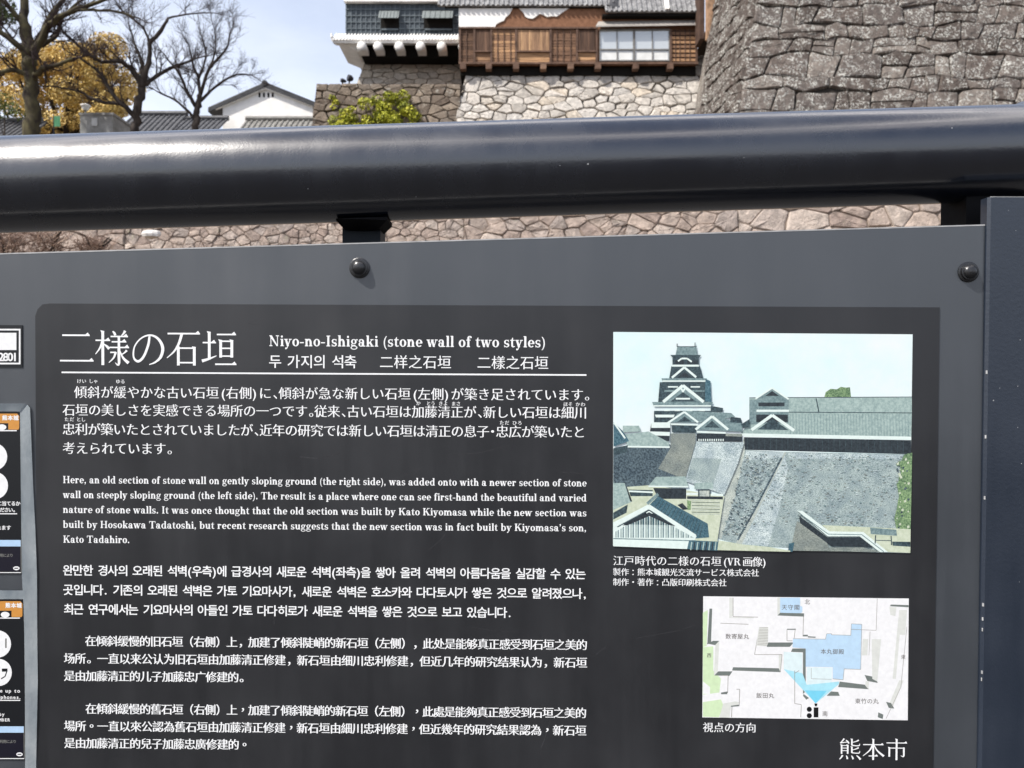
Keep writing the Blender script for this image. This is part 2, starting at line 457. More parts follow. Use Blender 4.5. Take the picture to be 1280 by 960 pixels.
stones(mb, cells_rubble(-40, -16, 4.6, 9.5, 1.1, .7, .3, rr), s_ter, .2, .005, .08, rr)
mb.add([(-40, 33.5, 9.48), (24, 33.5, 9.48), (24, 36, 9.3), (-40, 36, 9.3)], [(0, 1, 2, 3)], 1)
tag(mb.build('stone_wall', [m_ter, m_gapl], smooth=True, autosmooth=24), 'long pinkish stone terrace wall seen through the gap below the black handrail', 'stone wall')

# ------------------------------------------------------------------ castle buildings
m_tile = two_tone('grey_roof_tile', (0.10, 0.10, 0.105), (0.30, 0.30, 0.30), 3.0, 0.75, 0.3, 0.3, 0.02)
m_tiled = two_tone('dark_roof_tile', (0.035, 0.037, 0.042), (0.09, 0.092, 0.10), 3.0, 0.65, 0.4, 0.3, 0.02)
m_tiledk = two_tone('black_roof_edge', (0.018, 0.019, 0.022), (0.05, 0.052, 0.058), 3.0, 0.65, 0.3, 0.3, 0.02)
m_plaster = two_tone('white_plaster', (0.70, 0.69, 0.66), (0.82, 0.81, 0.79), 1.5, 0.85, 0.2)
m_clay = two_tone('brown_clay', (0.17, 0.085, 0.05), (0.26, 0.135, 0.08), 4, 0.9, 0.1, 0.3, 0.02)
def wood(name, a, b, c, stretch):
    t = NT(name, 0.8, 0.2)
    f = t.noise(3.0, 7, 0.65, stretch)
    col = t.mix(0.8, t.ramp(t.attr(), [(0.0, a), (0.55, b), (1.0, c)]), t.ramp(f, [(0.3, (0.35, 0.33, 0.32)), (0.62, (1.3, 1.25, 1.2))]), 'MULTIPLY')
    t.base(col); t.bump(f, 0.35, 0.02)
    return t.m
m_wood_h = wood('weathered_boards', (0.065, 0.04, 0.029), (0.20, 0.118, 0.075), (0.47, 0.285, 0.155), (0.35, 1, 5))
m_wood_v = wood('weathered_upright_boards', (0.065, 0.041, 0.031), (0.19, 0.115, 0.078), (0.47, 0.30, 0.17), (5, 1, 0.35))
m_beam = wood('timber_beam', (0.07, 0.044, 0.034), (0.15, 0.095, 0.07), (0.34, 0.22, 0.14), (1, 1, 1))
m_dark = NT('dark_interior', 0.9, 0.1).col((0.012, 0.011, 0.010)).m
m_black = two_tone('black_turret_boards', (0.022, 0.032, 0.042), (0.05, 0.068, 0.082), 2.5, 0.55, 0.5, 0.2, 0.02)
m_batten = two_tone('turret_batten', (0.06, 0.08, 0.095), (0.10, 0.125, 0.14), 2.5, 0.55, 0.5)
m_flap = two_tone('grey_shutter', (0.12, 0.14, 0.14), (0.20, 0.22, 0.22), 5, 0.7, 0.3, stretch=(4, 1, .4))
t = NT('window_glass', 0.05, 0.9).col((0.52, 0.55, 0.56)); t.b.inputs['Metallic'].default_value = 0.25; m_glass = t.m  # pale base colour stands in for bright sky mirrored in the panes
m_frame = two_tone('grey_window_frame', (0.13, 0.13, 0.125), (0.22, 0.21, 0.20), 6, .6, .4)
m_curtain = two_tone('white_blind', (0.6, 0.61, 0.6), (0.72, 0.73, 0.72), 2, .8, .2)
m_tin = two_tone('awning_sheet', (0.26, 0.24, 0.22), (0.40, 0.37, 0.33), 1.4, .55, .5, stretch=(.4, 1, 1))

def tile_roof(name, mats, parent, x0, x1, yf, zf, yb, zb, pitch=0.30, r=0.085, rows=0.28, ends=True):
    """pan tiles: a sloped slab, round ribs running up the slope cut in courses, round end caps"""
    mb = MB()
    sl = Vector((0, yb - yf, zb - zf)); L = sl.length; d = sl / L; nrm = Vector((0, -d.z, d.y))
    th = 0.10
    mb.hull8([(x0, yf, zf), (x1, yf, zf), (x1, yb, zb), (x0, yb, zb)], [(p[0], p[1] - nrm.y * th, p[2] - nrm.z * th) for p in ((x0, yf, zf), (x1, yf, zf), (x1, yb, zb), (x0, yb, zb))], 0, .4)
    nx = int((x1 - x0) / pitch)
    for i in range(nx + 1):
        x = x0 + i * (x1 - x0) / nx
        k = 0.0
        while k < L:
            e = min(k + rows, L); vs = []
            for (s, rr_) in ((k, r * 1.06), (e, r * 0.92)):
                for q in range(6):
                    w = math.pi * q / 5
                    vs.append(Vector((x, yf, zf)) + d * s + Vector((math.cos(w) * rr_, 0, 0)) + nrm * (math.sin(w) * rr_))
            mb.add(vs, [(q, q + 1, q + 7, q + 6) for q in range(5)] + [tuple(range(6))[::-1]], 0, rnd.random())
            k = e
        if ends: mb.lathe(Vector((x, yf, zf)) + nrm * 0.02, -d, [(r * 1.15, -.05), (r * 1.15, .03), (r * .7, .04)], 8)
    return mb.build(name, mats, parent)

# --- timber house on the pale wall
YH = 50.0; k = YH / F
X = lambda px: (px - 640) * k
Z = lambda py: CAMZ + (480 - py) * k
house = thing('timber_house', (X(720), 53, Z(82)), 'old timber house with weathered boards and broken white plaster on top of the pale wall', 'house')
mb = MB(); mb.box(X(575), X(871), YH + .02, YH + 8, Z(80), Z(3)); mb.build('wall', m_clay, house)
mb = MB()
for pts in ([(573.6, 10), (641, 10), (637, 18), (632, 22), (630, 26), (624, 28.5), (620, 31), (618.5, 36.3), (573.6, 36.3)],
            [(648, 10), (712, 10), (706, 14), (700, 18), (696, 21), (690, 20.5), (684, 21.5), (679, 19), (674.5, 17.8), (670, 21), (666, 23.8), (660, 23), (657, 21.5), (654, 16)]):
    fr = [(X(a), YH - .05, Z(b)) for a, b in pts]; mb.hull8(fr, [(p[0], YH + .03, p[2]) for p in fr])
mb.build('plaster', m_plaster, house)
# boards
mb = MB(); rr = random.Random(4)
secs = [(575, 593, .1, .35), (614, 645, .55, 1.0), (688, 721, .3, .7)]  # tint range per section; the brightest puts sunlight into the board colour
for a, b, lo, hi in secs:
    zz = 37.5
    while zz < 79.5:
        h = 3.6; mb.box(X(a), X(b), YH - .06 - rr.uniform(0, .03), YH + .015, Z(min(zz + h - .35, 79.6)), Z(zz), 0, rr.uniform(lo, hi)); zz += h
for a, b in ((593, 614), (645, 688), (721, 745)):
    zz = 66.5
    while zz < 79.5:
        mb.box(X(a), X(b), YH - .06, YH + .015, Z(min(zz + 4.4, 79.6)), Z(zz), 0, rr.uniform(.5, 1.0)); zz += 4.7
mb.build('boards', m_wood_h, house)
mb = MB(); mb.box(X(838), X(871), YH - .04, YH + .015, Z(79.5), Z(38), 0, .12)
for zz in (41, 46.5, 52, 57.5, 63, 68.5, 74): mb.box(X(839), X(870), YH - .10, YH - .045, Z(zz + 3.2), Z(zz), 0, rr.uniform(.4, .95))
mb.build('boards', m_wood_h, house)
mb = MB()
for a in (575, 583, 593, 604, 614, 622, 630, 638, 645, 688, 696, 704, 713, 721, 733, 745.5, 838, 844, 849.5, 856, 862, 870):
    big = a in (575, 593, 614, 645, 688, 721, 745.5, 838, 870)
    w = 1.3 if big else .5
    if not big and (593 < a < 614 or 645 < a < 688 or 721 < a < 745): continue
    mb.box(X(a - w), X(a + w), YH - (.17 if big else .13), YH - .03, Z(79.8), Z(37), 0, .25)
mb.box(X(573.5), X(747), YH - .2, YH - .02, Z(37.4), Z(35.3), 0, .3)
mb.box(X(573.5), X(872), YH - .22, YH - .02, Z(81.4), Z(79.3), 0, .45)
mb.build('frame', m_beam, house)
for a, b, tn in ((593, 614, .35), (645, 688, .9), (721, 745, .15)):
    mb = MB(); x = a + 1.4
    while x < b - 2:
        w = min(2.4, b - 1.4 - x); mb.box(X(x), X(x + w - .25), YH - .11, YH + .01, Z(64.2), Z(38.5), 0, min(1, max(0, tn + rr.uniform(-.25, .15)))); x += w
    wdo = mb.build('shutter', m_wood_v, house)
    mb = MB(); mb.box(X(a), X(b), YH - .2, YH - .02, Z(66.3), Z(64.6), 0, .4); mb.build('sill', m_beam, wdo)
for a, b in ((749, 792), (792.6, 836.5)):
    mb = MB(); mb.box(X(a + 1), X(b - 1), YH - .05, YH + .01, Z(76), Z(38.5)); pane = mb.build('window', m_glass, house)
    mb = MB()
    for q in (a, (a + b) / 2, b - 1): mb.box(X(q), X(q + 1.2), YH - .12, YH - .055, Z(77.5), Z(37.5), 0, .5)
    for q in (37, 62, 75.8): mb.box(X(a), X(b), YH - .125, YH - .06, Z(q + 1.5), Z(q), 0, .5)
    mb.build('window_frame', m_frame, pane)
    mb = MB(); mb.box(X(a + 2), X(b - 2), YH - .058, YH - .052, Z(75.5), Z(65)); mb.build('blind', m_curtain, pane)
mb = MB()
fr = [(X(744), YH - .42, Z(35.8)), (X(872), YH - .42, Z(33.6)), (X(872), YH - .02, Z(25)), (X(748), YH - .02, Z(27))]
mb.hull8(fr, [(p[0], p[1], p[2] - .08) for p in fr]); mb.build('awning', m_tin, house)
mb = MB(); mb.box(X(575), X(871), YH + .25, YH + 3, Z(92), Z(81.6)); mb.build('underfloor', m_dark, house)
for a in (579, 611, 645, 679, 713, 747, 794, 837):
    mb = MB(); mb.box(X(a - 3.7), X(a + 3.7), YH - .28, YH + 2.0, Z(88), Z(81.5), 0, rr.uniform(.3, .7)); mb.build('joist', m_beam, house)
tile_roof('roof', m_tile, house, X(549), X(764), YH - .22, Z(9.0), YH + 2.2, Z(-66))
tile_roof('lower_roof', m_tile, house, X(757), X(874), YH - .6, Z(19.8), YH + 1.6, Z(-44))
mb = MB(); mb.box(X(556), X(762), YH - .15, YH + .02, Z(10.6), Z(9.6), 0, .1); mb.box(X(752), X(872), YH - .5, YH + .02, Z(24.0), Z(22), 0, .1)
mb.build('eave', m_dark, house)
mb = MB(); mb.tube([(X(766), YH - .3, Z(8)), (X(764), YH + .2, Z(-18)), (X(762), YH + 2.2, Z(-66))], [.2, .22, .22], 8); mb.lathe((X(766), YH - .3, Z(9)), (0, -1, 0), [(.3, 0), (.3, .12), (.16, .14)], 10)
mb.build('ridge', m_tiled, house)
mb = MB(); mb.hull8([(X(829), YH - .62, Z(19)), (X(834), YH - .62, Z(19)), (X(838), YH + 1.5, Z(-42)), (X(833), YH + 1.5, Z(-42))], [(X(829), YH - .75, Z(17.5)), (X(834), YH - .75, Z(17.5)), (X(838), YH + 1.35, Z(-44)), (X(833), YH + 1.35, Z(-44))]); mb.build('ridge_plaster', m_plaster, house)
mb = MB(); mb.box(X(873.5), X(884), YH - 2.2, YH - 1.7, Z(66), Z(-70), 0, .95); mb.box(X(867.5), X(873), YH - 1.6, YH - .3, Z(62), Z(-60), 0, .0)
mb.build('corner_post', m_beam, house)

# --- black boarded turret
YT = 55.0; k2 = YT / F
X = lambda px: (px - 640) * k2
Z = lambda py: CAMZ + (480 - py) * k2
tur = thing('castle_turret', (X(505), 58, Z(66)), 'black boarded castle turret with two propped shutters and a white corbelled eave', 'turret')
mb = MB(); mb.box(X(432), X(590), YT, YT + 8, Z(46), Z(-30)); mb.build('wall', m_black, tur)
mb = MB()
for i in range(24):
    x = 433 + i * 6.1
    if x < 588: mb.box(X(x - .55), X(x + .55), YT - .05, YT + .01, Z(44), Z(5))
for y in (12, 20, 28, 36): mb.box(X(432), X(588), YT - .065, YT + .01, Z(y + .5), Z(y - .5))
mb.build('battens', m_batten, tur)
mb = MB(); mb.box(X(431), X(590), YT - .35, YT + .01, Z(4.6), Z(-8)); mb.build('plaster_band', m_plaster, tur)
for a, b in ((476, 499), (530, 566)):
    mb = MB(); mb.box(X(a), X(b), YT - .07, YT - .04, Z(38), Z(15)); wob = mb.build('window', m_dark, tur)
    mb = MB(); fr = [(X(a - 1.5), YT - .1, Z(14.5)), (X(b + .5), YT - .1, Z(14.5)), (X(b + .5), YT - .62, Z(27.5)), (X(a - 1.5), YT - .62, Z(27.5))]
    mb.hull8(fr, [(p[0], p[1] + .05, p[2] + .04) for p in fr])
    for q in range(6):
        x = X(a - 1.5) + (X(b + .5) - X(a - 1.5)) * (q + .5) / 6
        mb.tube([(x, YT - .12, Z(14.5)), (x, YT - .65, Z(27.5))], [.022, .022], 4)
    mb.build('shutter', m_flap, wob)
    mb = MB(); mb.box(X(a + 1), X(b - 1), YT - .16, YT - .075, Z(38.6), Z(36.8)); mb.build('sill', m_batten, wob)
mb = MB(); pr = [(YT + .3, 57), (YT - .5, 55.5), (YT - .95, 53.6), (YT - 1.0, 49.5), (YT - .6, 46.5), (YT + .3, 42.5)]
ZD = lambda py, Y_: CAMZ + (480 - py) * Y_ / F
mb.hull8([(X(420), y, ZD(z, y)) for y, z in pr], [(X(590), y, ZD(z, y)) for y, z in pr])
for i in range(44):
    x = X(421) + i * (X(588) - X(421)) / 43
    mb.lathe((x, YT - .93, ZD(49.6, YT - 1)), (0, -1, 0), [(.085, 0), (.085, .14), (.05, .16)], 8)
    mb.tube([(x, YT - 1.0, ZD(48.6, YT - 1)), (x, YT - .02, Z(43))], [.07, .06], 6)
mb.tube([(X(421), YT - .9, ZD(50, YT - 1)), (X(419), YT - 1.05, ZD(46, YT - 1)), (X(418.5), YT - 1.1, ZD(42, YT - 1))], [.16, .1, .04], 8)
mb.build('eave', m_plaster, tur)
for a in (430, 456, 476, 502, 528, 554, 580):
    mb = MB(); mb.box(X(a - 5.2), X(a + 5.2), YT - 1.0, YT + .25, ZD(61.5, YT - 1), ZD(56, YT - 1))
    mb.lathe((X(a), YT - .98, ZD(59.6, YT - 1)), (0, -1, 0), [(.32, 0), (.315, .24), (.26, .33), (.14, .37)], 16)
    if a == 430: continue
    mb.build('corbel', m_plaster, tur, smooth=True, autosmooth=50)
mb = MB(); mb.hull8([(X(424), YT - .9, Z(57)), (X(452), YT - .5, Z(57)), (X(452), YT - .2, Z(66.5)), (X(447), YT - .2, Z(66.5))], [(X(424), YT + 3, Z(57)), (X(452), YT + 3, Z(57)), (X(452), YT + 3, Z(66.5)), (X(447), YT + 3, Z(66.5))])
mb.build('corner_bracket', m_plaster, tur)
mb = MB(); mb.box(X(452), X(590), YT + .12, YT + 7, Z(71), Z(55.5)); mb.build('base_wall', m_dark, tur)
mb = MB(); mb.box(X(431), X(588), YT + .5, YT + 7.5, Z(-29.9), Z(-34)); mb.build('ceiling', m_dark, tur)

# --- floodlights on the low wall
m_lampblk = NT('lamp_black', .5, .5).col((.02, .02, .025)).m
for (px, py, r, lab) in ((435.5, 98, .20, 'round black floodlight, the larger one on top of the low brown wall'), (427, 101, .12, 'small black floodlight at the left end of the low brown wall')):
    c = W(px, py, 51); th = thing('floodlight', (c.x, c.y, zl), lab, 'floodlight')
    mb = MB(); mb.lathe(c + Vector((.12, 0, 0)), (-.8, -.5, .1), [(r * .5, -.18), (r, -.05), (r * 1.05, .16), (r * .9, .18)], 14); mb.build('lamp_head', m_lampblk, th, smooth=True, autosmooth=40)
    mb = MB(); mb.tube([(c.x + .05, c.y, zl - .03), (c.x + .05, c.y, c.z)], [.05, .05], 8); mb.build('stand', m_lampblk, th)

# --- white gabled storehouse and roofs at the left
YG = 58.0; k3 = YG / F
X = lambda px: (px - 640) * k3
Z = lambda py: CAMZ + (480 - py) * k3
st = thing('white_storehouse', (X(334), YG, Z(172)), 'white plastered gabled storehouse with dark roof edge and four small vents', 'house')
mb = MB(); fr = [(X(278.5), YG, Z(180)), (X(391), YG, Z(180)), (X(391), YG, Z(129)), (X(334), YG, Z(111)), (X(278.5), YG, Z(133))]
mb.hull8(fr, [(p[0], YG + 12, p[2]) for p in fr]); mb.build('wall', m_plaster, st)
mb = MB()
for a, b in (((332.5, 106), (262, 137)), ((332.5, 106), (396, 131))):
    p0, p1 = Vector((X(a[0]), YG - .3, Z(a[1]))), Vector((X(b[0]), YG - .3, Z(b[1]))); dn = Vector((0, 0, -.26))
    mb.hull8([p0, p1, p1 + dn, p0 + dn], [q + Vector((0, 13, 0)) for q in (p0, p1, p1 + dn, p0 + dn)])
mb.tube([(X(332.5), YG - .35, Z(105.5)), (X(332.5), YG + 12.5, Z(105.5))], [.2, .2], 8)
n_ = 26
for sgn, bx, bz in ((-1, 262, 137), (1, 396, 131)):
    for j in range(14):
        y = YG - .2 + j * .95
        mb.tube([(X(332.5), y, Z(105)), (X(bx), y, Z(bz - .6))], [.07, .07], 5)
mb.build('roof', m_tiledk, st)
mb = MB(); p = [(332.5, 110.6), (266, 138.5), (266, 139.6), (332.5, 112.2)]
mb.hull8([(X(a), YG - .22, Z(b)) for a, b in p], [(X(a), YG + .01, Z(b)) for a, b in p])
p = [(332.5, 110.6), (332.5, 112.2), (393, 134.4), (393, 133.2)]
mb.hull8([(X(a), YG - .22, Z(b)) for a, b in p], [(X(a), YG + .01, Z(b)) for a, b in p]); mb.build('soffit', m_plaster, st)
for a in (324.5, 330, 335.5, 341):
    mb = MB(); mb.box(X(a - 1.2), X(a + 1.2), YG - .02, YG + .05, Z(121.5), Z(116)); mb.build('vent', m_dark, st)

def gable_roof_house(label, x0, x1, ye, yr, ze, zr, wallm, roofm, Y, deep, cat='house', name='tiled_house'):
    kk = Y / F; XX = lambda px: (px - 640) * kk; ZZ = lambda py: CAMZ + (480 - py) * kk
    RZ = CAMZ + (480 - zr) * (Y + deep * .55) / F
    h = thing(name, (XX((x0 + x1) / 2), Y + deep / 2, 14.2), label, cat)
    mb = MB(); mb.box(XX(x0) + .4, XX(x1) - .4, Y + .6, Y + deep, 13.6, ZZ(ze) - .05); mb.build('wall', wallm, h)
    tile_roof('roof', roofm, h, XX(x0), XX(x1), Y, ZZ(ze), Y + deep * .55, RZ, .34, .09, .5, True)
    mb = MB(); mb.tube([(XX(x0) - .1, Y + deep * .55, RZ + .1), (XX(x1) + .1, Y + deep * .55, RZ + .1)], [.2, .2], 8); mb.build('ridge', roofm, h)
    return h
m_greytile = two_tone('weathered_wall_tile', (0.13, 0.125, 0.115), (0.24, 0.235, 0.22), 3.0, 0.75, 0.3, 0.3, 0.02)
gable_roof_house('plain grey tiled roof of a low wall house in front of the white storehouse', 299, 392, 0, 0, 165, 150.5, m_plaster, m_greytile, 53, 3.0)
gable_roof_house('low house with blue-black tiled roof between the two right bare trees', 203, 262, 0, 0, 171, 149.5, m_plaster, m_tiled, 54, 6)
gable_roof_house('dark grey tiled roof right beside the concrete block hut', 138, 206, 0, 0, 172, 144, m_plaster, m_tiled, 51, 6)
gable_roof_house('dark low roof at the far left behind the big bare tree', -40, 32, 0, 0, 172, 152, m_dark, m_tiled, 56, 5)
m_conc = two_tone('concrete', (.22, .22, .21), (.36, .36, .35), 2.5, .9, .2, .2, .02)
c0, c1 = W(100, 172, 47), W(141, 144, 47)
hut = thing('concrete_hut', ((c0.x + c1.x) / 2, 48.2, 14.1), 'grey concrete hut with flat top and a pale notice on it', 'hut')
mb = MB(); mb.box(c0.x, c1.x, 47, 49.5, 13.6, c1.z); mb.box(c0.x - .05, c1.x + .05, 46.95, 49.55, c1.z + .004, c1.z + .14); mb.build('wall', m_conc, hut)
a, b = W(114, 157, 46.9), W(121, 147, 46.9); mb = MB(); mb.box(a.x, b.x, 46.95, 46.99, a.z, b.z); mb.build('notice', two_tone('pale_notice', (.45, .46, .46), (.55, .56, .55), 3), hut)
# green banner, lamp, orange cone-like sign
m_green = two_tone('green_banner', (.22, .62, .30), (.30, .70, .38), 3, .7, .2)
a, b = W(67.5, 158, 46), W(75.5, 145, 46); bn = thing('banner', (a.x, 46, 14.1), 'small pale green banner standing right of the big bare tree', 'banner')
mb = MB(); n = 8; vs = []
for i in range(n + 1):
    x = a.x + (b.x - a.x) * i / n; y = 46 + .03 * math.sin(i * 1.3)
    for (z, yy) in ((a.z, y), (b.z, y), (a.z, y + .015), (b.z, y + .015)): vs.append((x, yy, z))
mb.add(vs, [(4 * i, 4 * i + 4, 4 * i + 5, 4 * i + 1) for i in range(n)] + [(4 * i + 2, 4 * i + 3, 4 * i + 7, 4 * i + 6) for i in range(n)]); mb.build('cloth', m_green, bn, smooth=True)
mb = MB(); mb.tube([(a.x - .03, 46.02, 13.7), (a.x - .03, 46.02, b.z + .1)], [.03, .025], 8); mb.build('pole', m_lampblk, bn)
c = W(107, 134, 48); lp = thing('street_lamp', (c.x, c.y, 14), 'white capped lamp post rising behind the concrete hut', 'lamp post')
mb = MB(); mb.tube([(c.x, c.y, 13.6), (c.x, c.y, c.z - .2)], [.07, .05], 8); mb.build('pole', m_conc, lp)
mb = MB(); mb.lathe(c + Vector((0, 0, -.2)), (0, 0, 1), [(.12, 0), (.2, .08), (.22, .22), (.3, .26), (.28, .32), (.1, .4), (.03, .42)], 14); mb.build('lamp_head', m_plaster, lp, smooth=True, autosmooth=40)

# ------------------------------------------------------------------ trees
m_bark = two_tone('bark', (.022, .018, .016), (.07, .058, .05), 4, .9, .15, .6, .04, stretch=(1, 1, .35))
m_barkm = two_tone('mossy_bark', (.028, .022, .02), (.10, .088, .045), 2.5, .9, .15, .6, .05, stretch=(1, 1, .5))
m_twig = two_tone('twig_bark', (.03, .022, .022), (.075, .058, .056), 4, .9, .1)
ZS = 2.909
def bare_tree(label, Y, trunk, limbs, seed, barkm, twig_len=1.0, twigs=1.0):
    """trunk, limbs: lists of (photo x, photo y, depth offset m, radius px)"""
    r = random.Random(seed); kk = Y / F
    def conv(pts):
        P = [W(p[0], p[1], Y) for p in pts]
        for q, p in zip(P, pts): q.y += p[2]
        return P, [max(.012, p[3] * kk) for p in pts]
    def smooth(P, Rr, n=4):
        out, ro = [], []
        for i in range(len(P) - 1):
            p0, p1, p2, p3 = P[max(i - 1, 0)], P[i], P[i + 1], P[min(i + 2, len(P) - 1)]
            for s in range(n):
                u = s / n
                q = .5 * ((2 * p1) + (p2 - p0) * u + (2 * p0 - 5 * p1 + 4 * p2 - p3) * u * u + (3 * p1 - p0 - 3 * p2 + p3) * u ** 3)
                jj = min(Rr[i], .25) * .35
                out.append(q + Vector((r.uniform(-jj, jj), r.uniform(-jj, jj), r.uniform(-jj, jj)))); ro.append((Rr[i] * (1 - u) + Rr[i + 1] * u) * r.uniform(.92, 1.1))
        out.append(P[-1]); ro.append(Rr[-1]); return out, ro
    base = W(trunk[0][0], trunk[0][1], Y); base.z = 14.0
    th = thing('bare_tree', base, label, 'tree')
    P, Rr = conv(trunk); P = [Vector((base.x, base.y, 13.5))] + P; Rr = [Rr[0] * 1.25] + Rr
    P, Rr = smooth(P, Rr)
    mb = MB(); mb.tube(P, Rr, 10); mb.build('trunk', barkm, th, smooth=True)
    tw = MB()
    def grow(p, d, L, rad, lev):
        n = 5 if lev < 2 else 4; pts, rs = [p], [rad]; q = p.copy(); d = d.normalized(); st = []
        for i in range(n):
            d = (d + Vector((r.uniform(-1, 1), r.uniform(-1, 1), r.uniform(-.75, 1.0))) * .30).normalized()
            q = q + d * L / n; pts.append(q.copy()); rs.append(max(.004, rad * (1 - .8 * (i + 1) / n))); st.append((q.copy(), d.copy()))
        tw.tube(pts, rs, 4 if lev else 5, cap=False)
        if lev >= 3: return
        for _ in range(r.choice([6, 7, 8]) if lev < 2 else r.choice([5, 6, 7])):
            s, sdv = r.choice(st); side = Vector((r.uniform(-1, 1), r.uniform(-1, 1), r.uniform(-.5, 1)))
            grow(s, sdv + side * .9, L * r.uniform(.4, .72), max(.0045, rad * .45), lev + 1)
    for lm in limbs:
        P2, R2 = conv(lm); P2, R2 = smooth(P2, R2)
        mb = MB(); mb.tube(P2, R2, 7); mb.build('branch', barkm, th, smooth=True)
        m = len(P2)
        for i in range(2, m):
            if r.random() < .95 * twigs:
                d = (P2[i] - P2[i - 1]).normalized() + Vector((r.uniform(-1, 1), r.uniform(-1, 1), r.uniform(-.3, 1.1)))
                grow(P2[i], d, r.uniform(.9, 2.0) * twig_len, max(.018, R2[i] * .42), 1)
        grow(P2[-1], P2[-1] - P2[-2], 1.7 * twig_len, R2[-1], 1)
    tw.build('crown', m_twig, th)
    return th
z = lambda *L: [(x / ZS, y / ZS, d, rpx) for (x, y, d, rpx) in L]
bare_tree('big mossy bare tree at the far left, the thickest trunk', 45,
    z((120, 490, 0, 9.5), (115, 410, 0, 8.8), (112, 330, 0, 8), (108, 240, 0, 8), (106, 195, 0, 8.6), (92, 100, 0, 6), (80, 30, .2, 5), (70, -60, .4, 4)),
    [z((120, 205, 0, 5), (165, 150, -.4, 4.5), (225, 100, -.8, 3.6), (300, 68, -1, 3), (380, 50, -1.2, 2.3), (470, 30, -1.5, 1.6), (560, 0, -1.6, 1)),
     z((112, 200, 0, 5), (128, 120, .5, 4.2), (150, 40, .8, 3.5), (190, -40, 1.2, 2.5)),
     z((150, 165, 0, 3), (185, 110, .6, 2.6), (200, 40, .8, 2), (260, -30, 1, 1.4)),
     z((100, 195, 0, 4.5), (60, 160, -.5, 3.5), (20, 125, -.8, 3), (-40, 90, -1, 2)),
     z((104, 270, 0, 3.5), (60, 262, -.3, 2.8), (20, 285, -.6, 2.2), (-40, 310, -1, 1.6)),
     z((118, 290, 0, 4), (165, 268, -.5, 3.4), (230, 258, -.8, 2.6), (300, 240, -1, 1.6)),
     z((300, 68, -1, 2), (380, 75, -1.3, 1.7), (470, 85, -1.4, 1.4), (540, 110, -1.6, .9)),
     z((90, 90, 0, 3.5), (40, 30, -.5, 2.6), (-20, -30, -1, 1.8))], 31, m_barkm, .95, .8)
bare_tree('leaning dark bare tree in the middle of the three bare trees', 46,
    z((492, 490, 0, 5.6), (496, 420, 0, 5), (510, 350, 0, 4.8), (522, 300, 0, 4.4), (542, 225, 0, 3), (546, 160, 0, 2.6), (585, 110, 0, 2.2), (605, 60, .2, 1.5)),
    [z((517, 320, 0, 4), (495, 270, -.3, 3.4), (450, 236, -.6, 2.8), (395, 245, -.8, 2), (340, 210, -1, 1.7), (275, 150, -1.2, 1.1)),
     z((496, 430, 0, 3.4), (455, 385, -.4, 3), (420, 345, -.6, 2.4), (390, 285, -.8, 1.8), (330, 240, -1, 1.2)),
     z((455, 385, -.4, 2.2), (380, 382, -.6, 1.9), (310, 350, -.8, 1.5), (235, 338, -1, 1)),
     z((530, 310, 0, 3), (560, 265, .4, 2.4), (620, 225, .6, 1.9), (700, 190, .8, 1.1)),
     z((520, 305, 0, 2.4), (505, 220, .3, 1.8), (470, 130, .5, 1.2), (450, 70, .6, .8)),
     z((545, 165, 0, 1.8), (530, 110, -.3, 1.4), (480, 70, -.4, 1)),
     z((605, 60, .2, 1.4), (690, 40, .3, 1), (760, 35, .4, .6))], 12, m_bark, .8, 1.0)
bare_tree('small fan shaped bare tree nearest the white storehouse', 47,
    z((712, 492, 0, 4.4), (714, 430, 0, 3.8), (720, 385, 0, 3.6), (727, 345, 0, 2.8)),
    [z((718, 395, 0, 2.6), (690, 345, -.3, 2), (668, 285, -.4, 1.6), (625, 230, -.6, 1)),
     z((727, 345, 0, 2.2), (718, 280, .2, 1.8), (690, 220, .4, 1.3), (680, 165, .4, .7)),
     z((727, 345, 0, 2.4), (765, 255, -.2, 1.8), (830, 190, -.4, 1.2), (850, 130, -.5, .6)),
     z((728, 370, 0, 2.2), (780, 305, .3, 1.6), (850, 262, .4, 1.2), (905, 262, .5, .6)),
     z((712, 440, 0, 2), (660, 380, -.3, 1.5), (600, 352, -.5, .9)),
     z((720, 290, 0, 1.6), (745, 200, .2, 1.2), (730, 140, .3, .7)),
     z((765, 255, -.2, 1.3), (790, 190, -.3, 1), (790, 120, -.4, .6))], 77, m_bark, .72, 1.0)

def leaf_mat(name, cols):
    t = NT(name, .6, .25); n = len(cols)
    t.base(t.ramp(t.attr(), [(k / (n - 1), c) for k, c in enumerate(cols)]))
    t.b.inputs['Subsurface Weight'].default_value = 0.0
    return t.m
def leaves(mb, c, rad, n, size, r, t0, t1):
    for _ in range(n):
        while True:
            d = Vector((r.uniform(-1, 1), r.uniform(-1, 1), r.uniform(-1, 1)))
            if .05 < d.length < 1: break
        d = d.normalized() * d.length ** .5
        p = Vector(c) + Vector((d.x * rad[0], d.y * rad[1], d.z * rad[2]))
        nn = (d + Vector((r.uniform(-1, 1), r.uniform(-1, 1), r.uniform(-.4, 1.2)))).normalized()
        a = nn.orthogonal().normalized(); b = nn.cross(a); w = r.uniform(0, 6.28); a, b = a * math.cos(w) + b * math.sin(w), b * math.cos(w) - a * math.sin(w)
        s = size * r.uniform(.6, 1.3)
        mb.add([p - a * s, p + b * s * .45, p + a * s, p - b * s * .45], [(0, 1, 2, 3)], 0, min(1, max(0, r.uniform(t0, t1))))
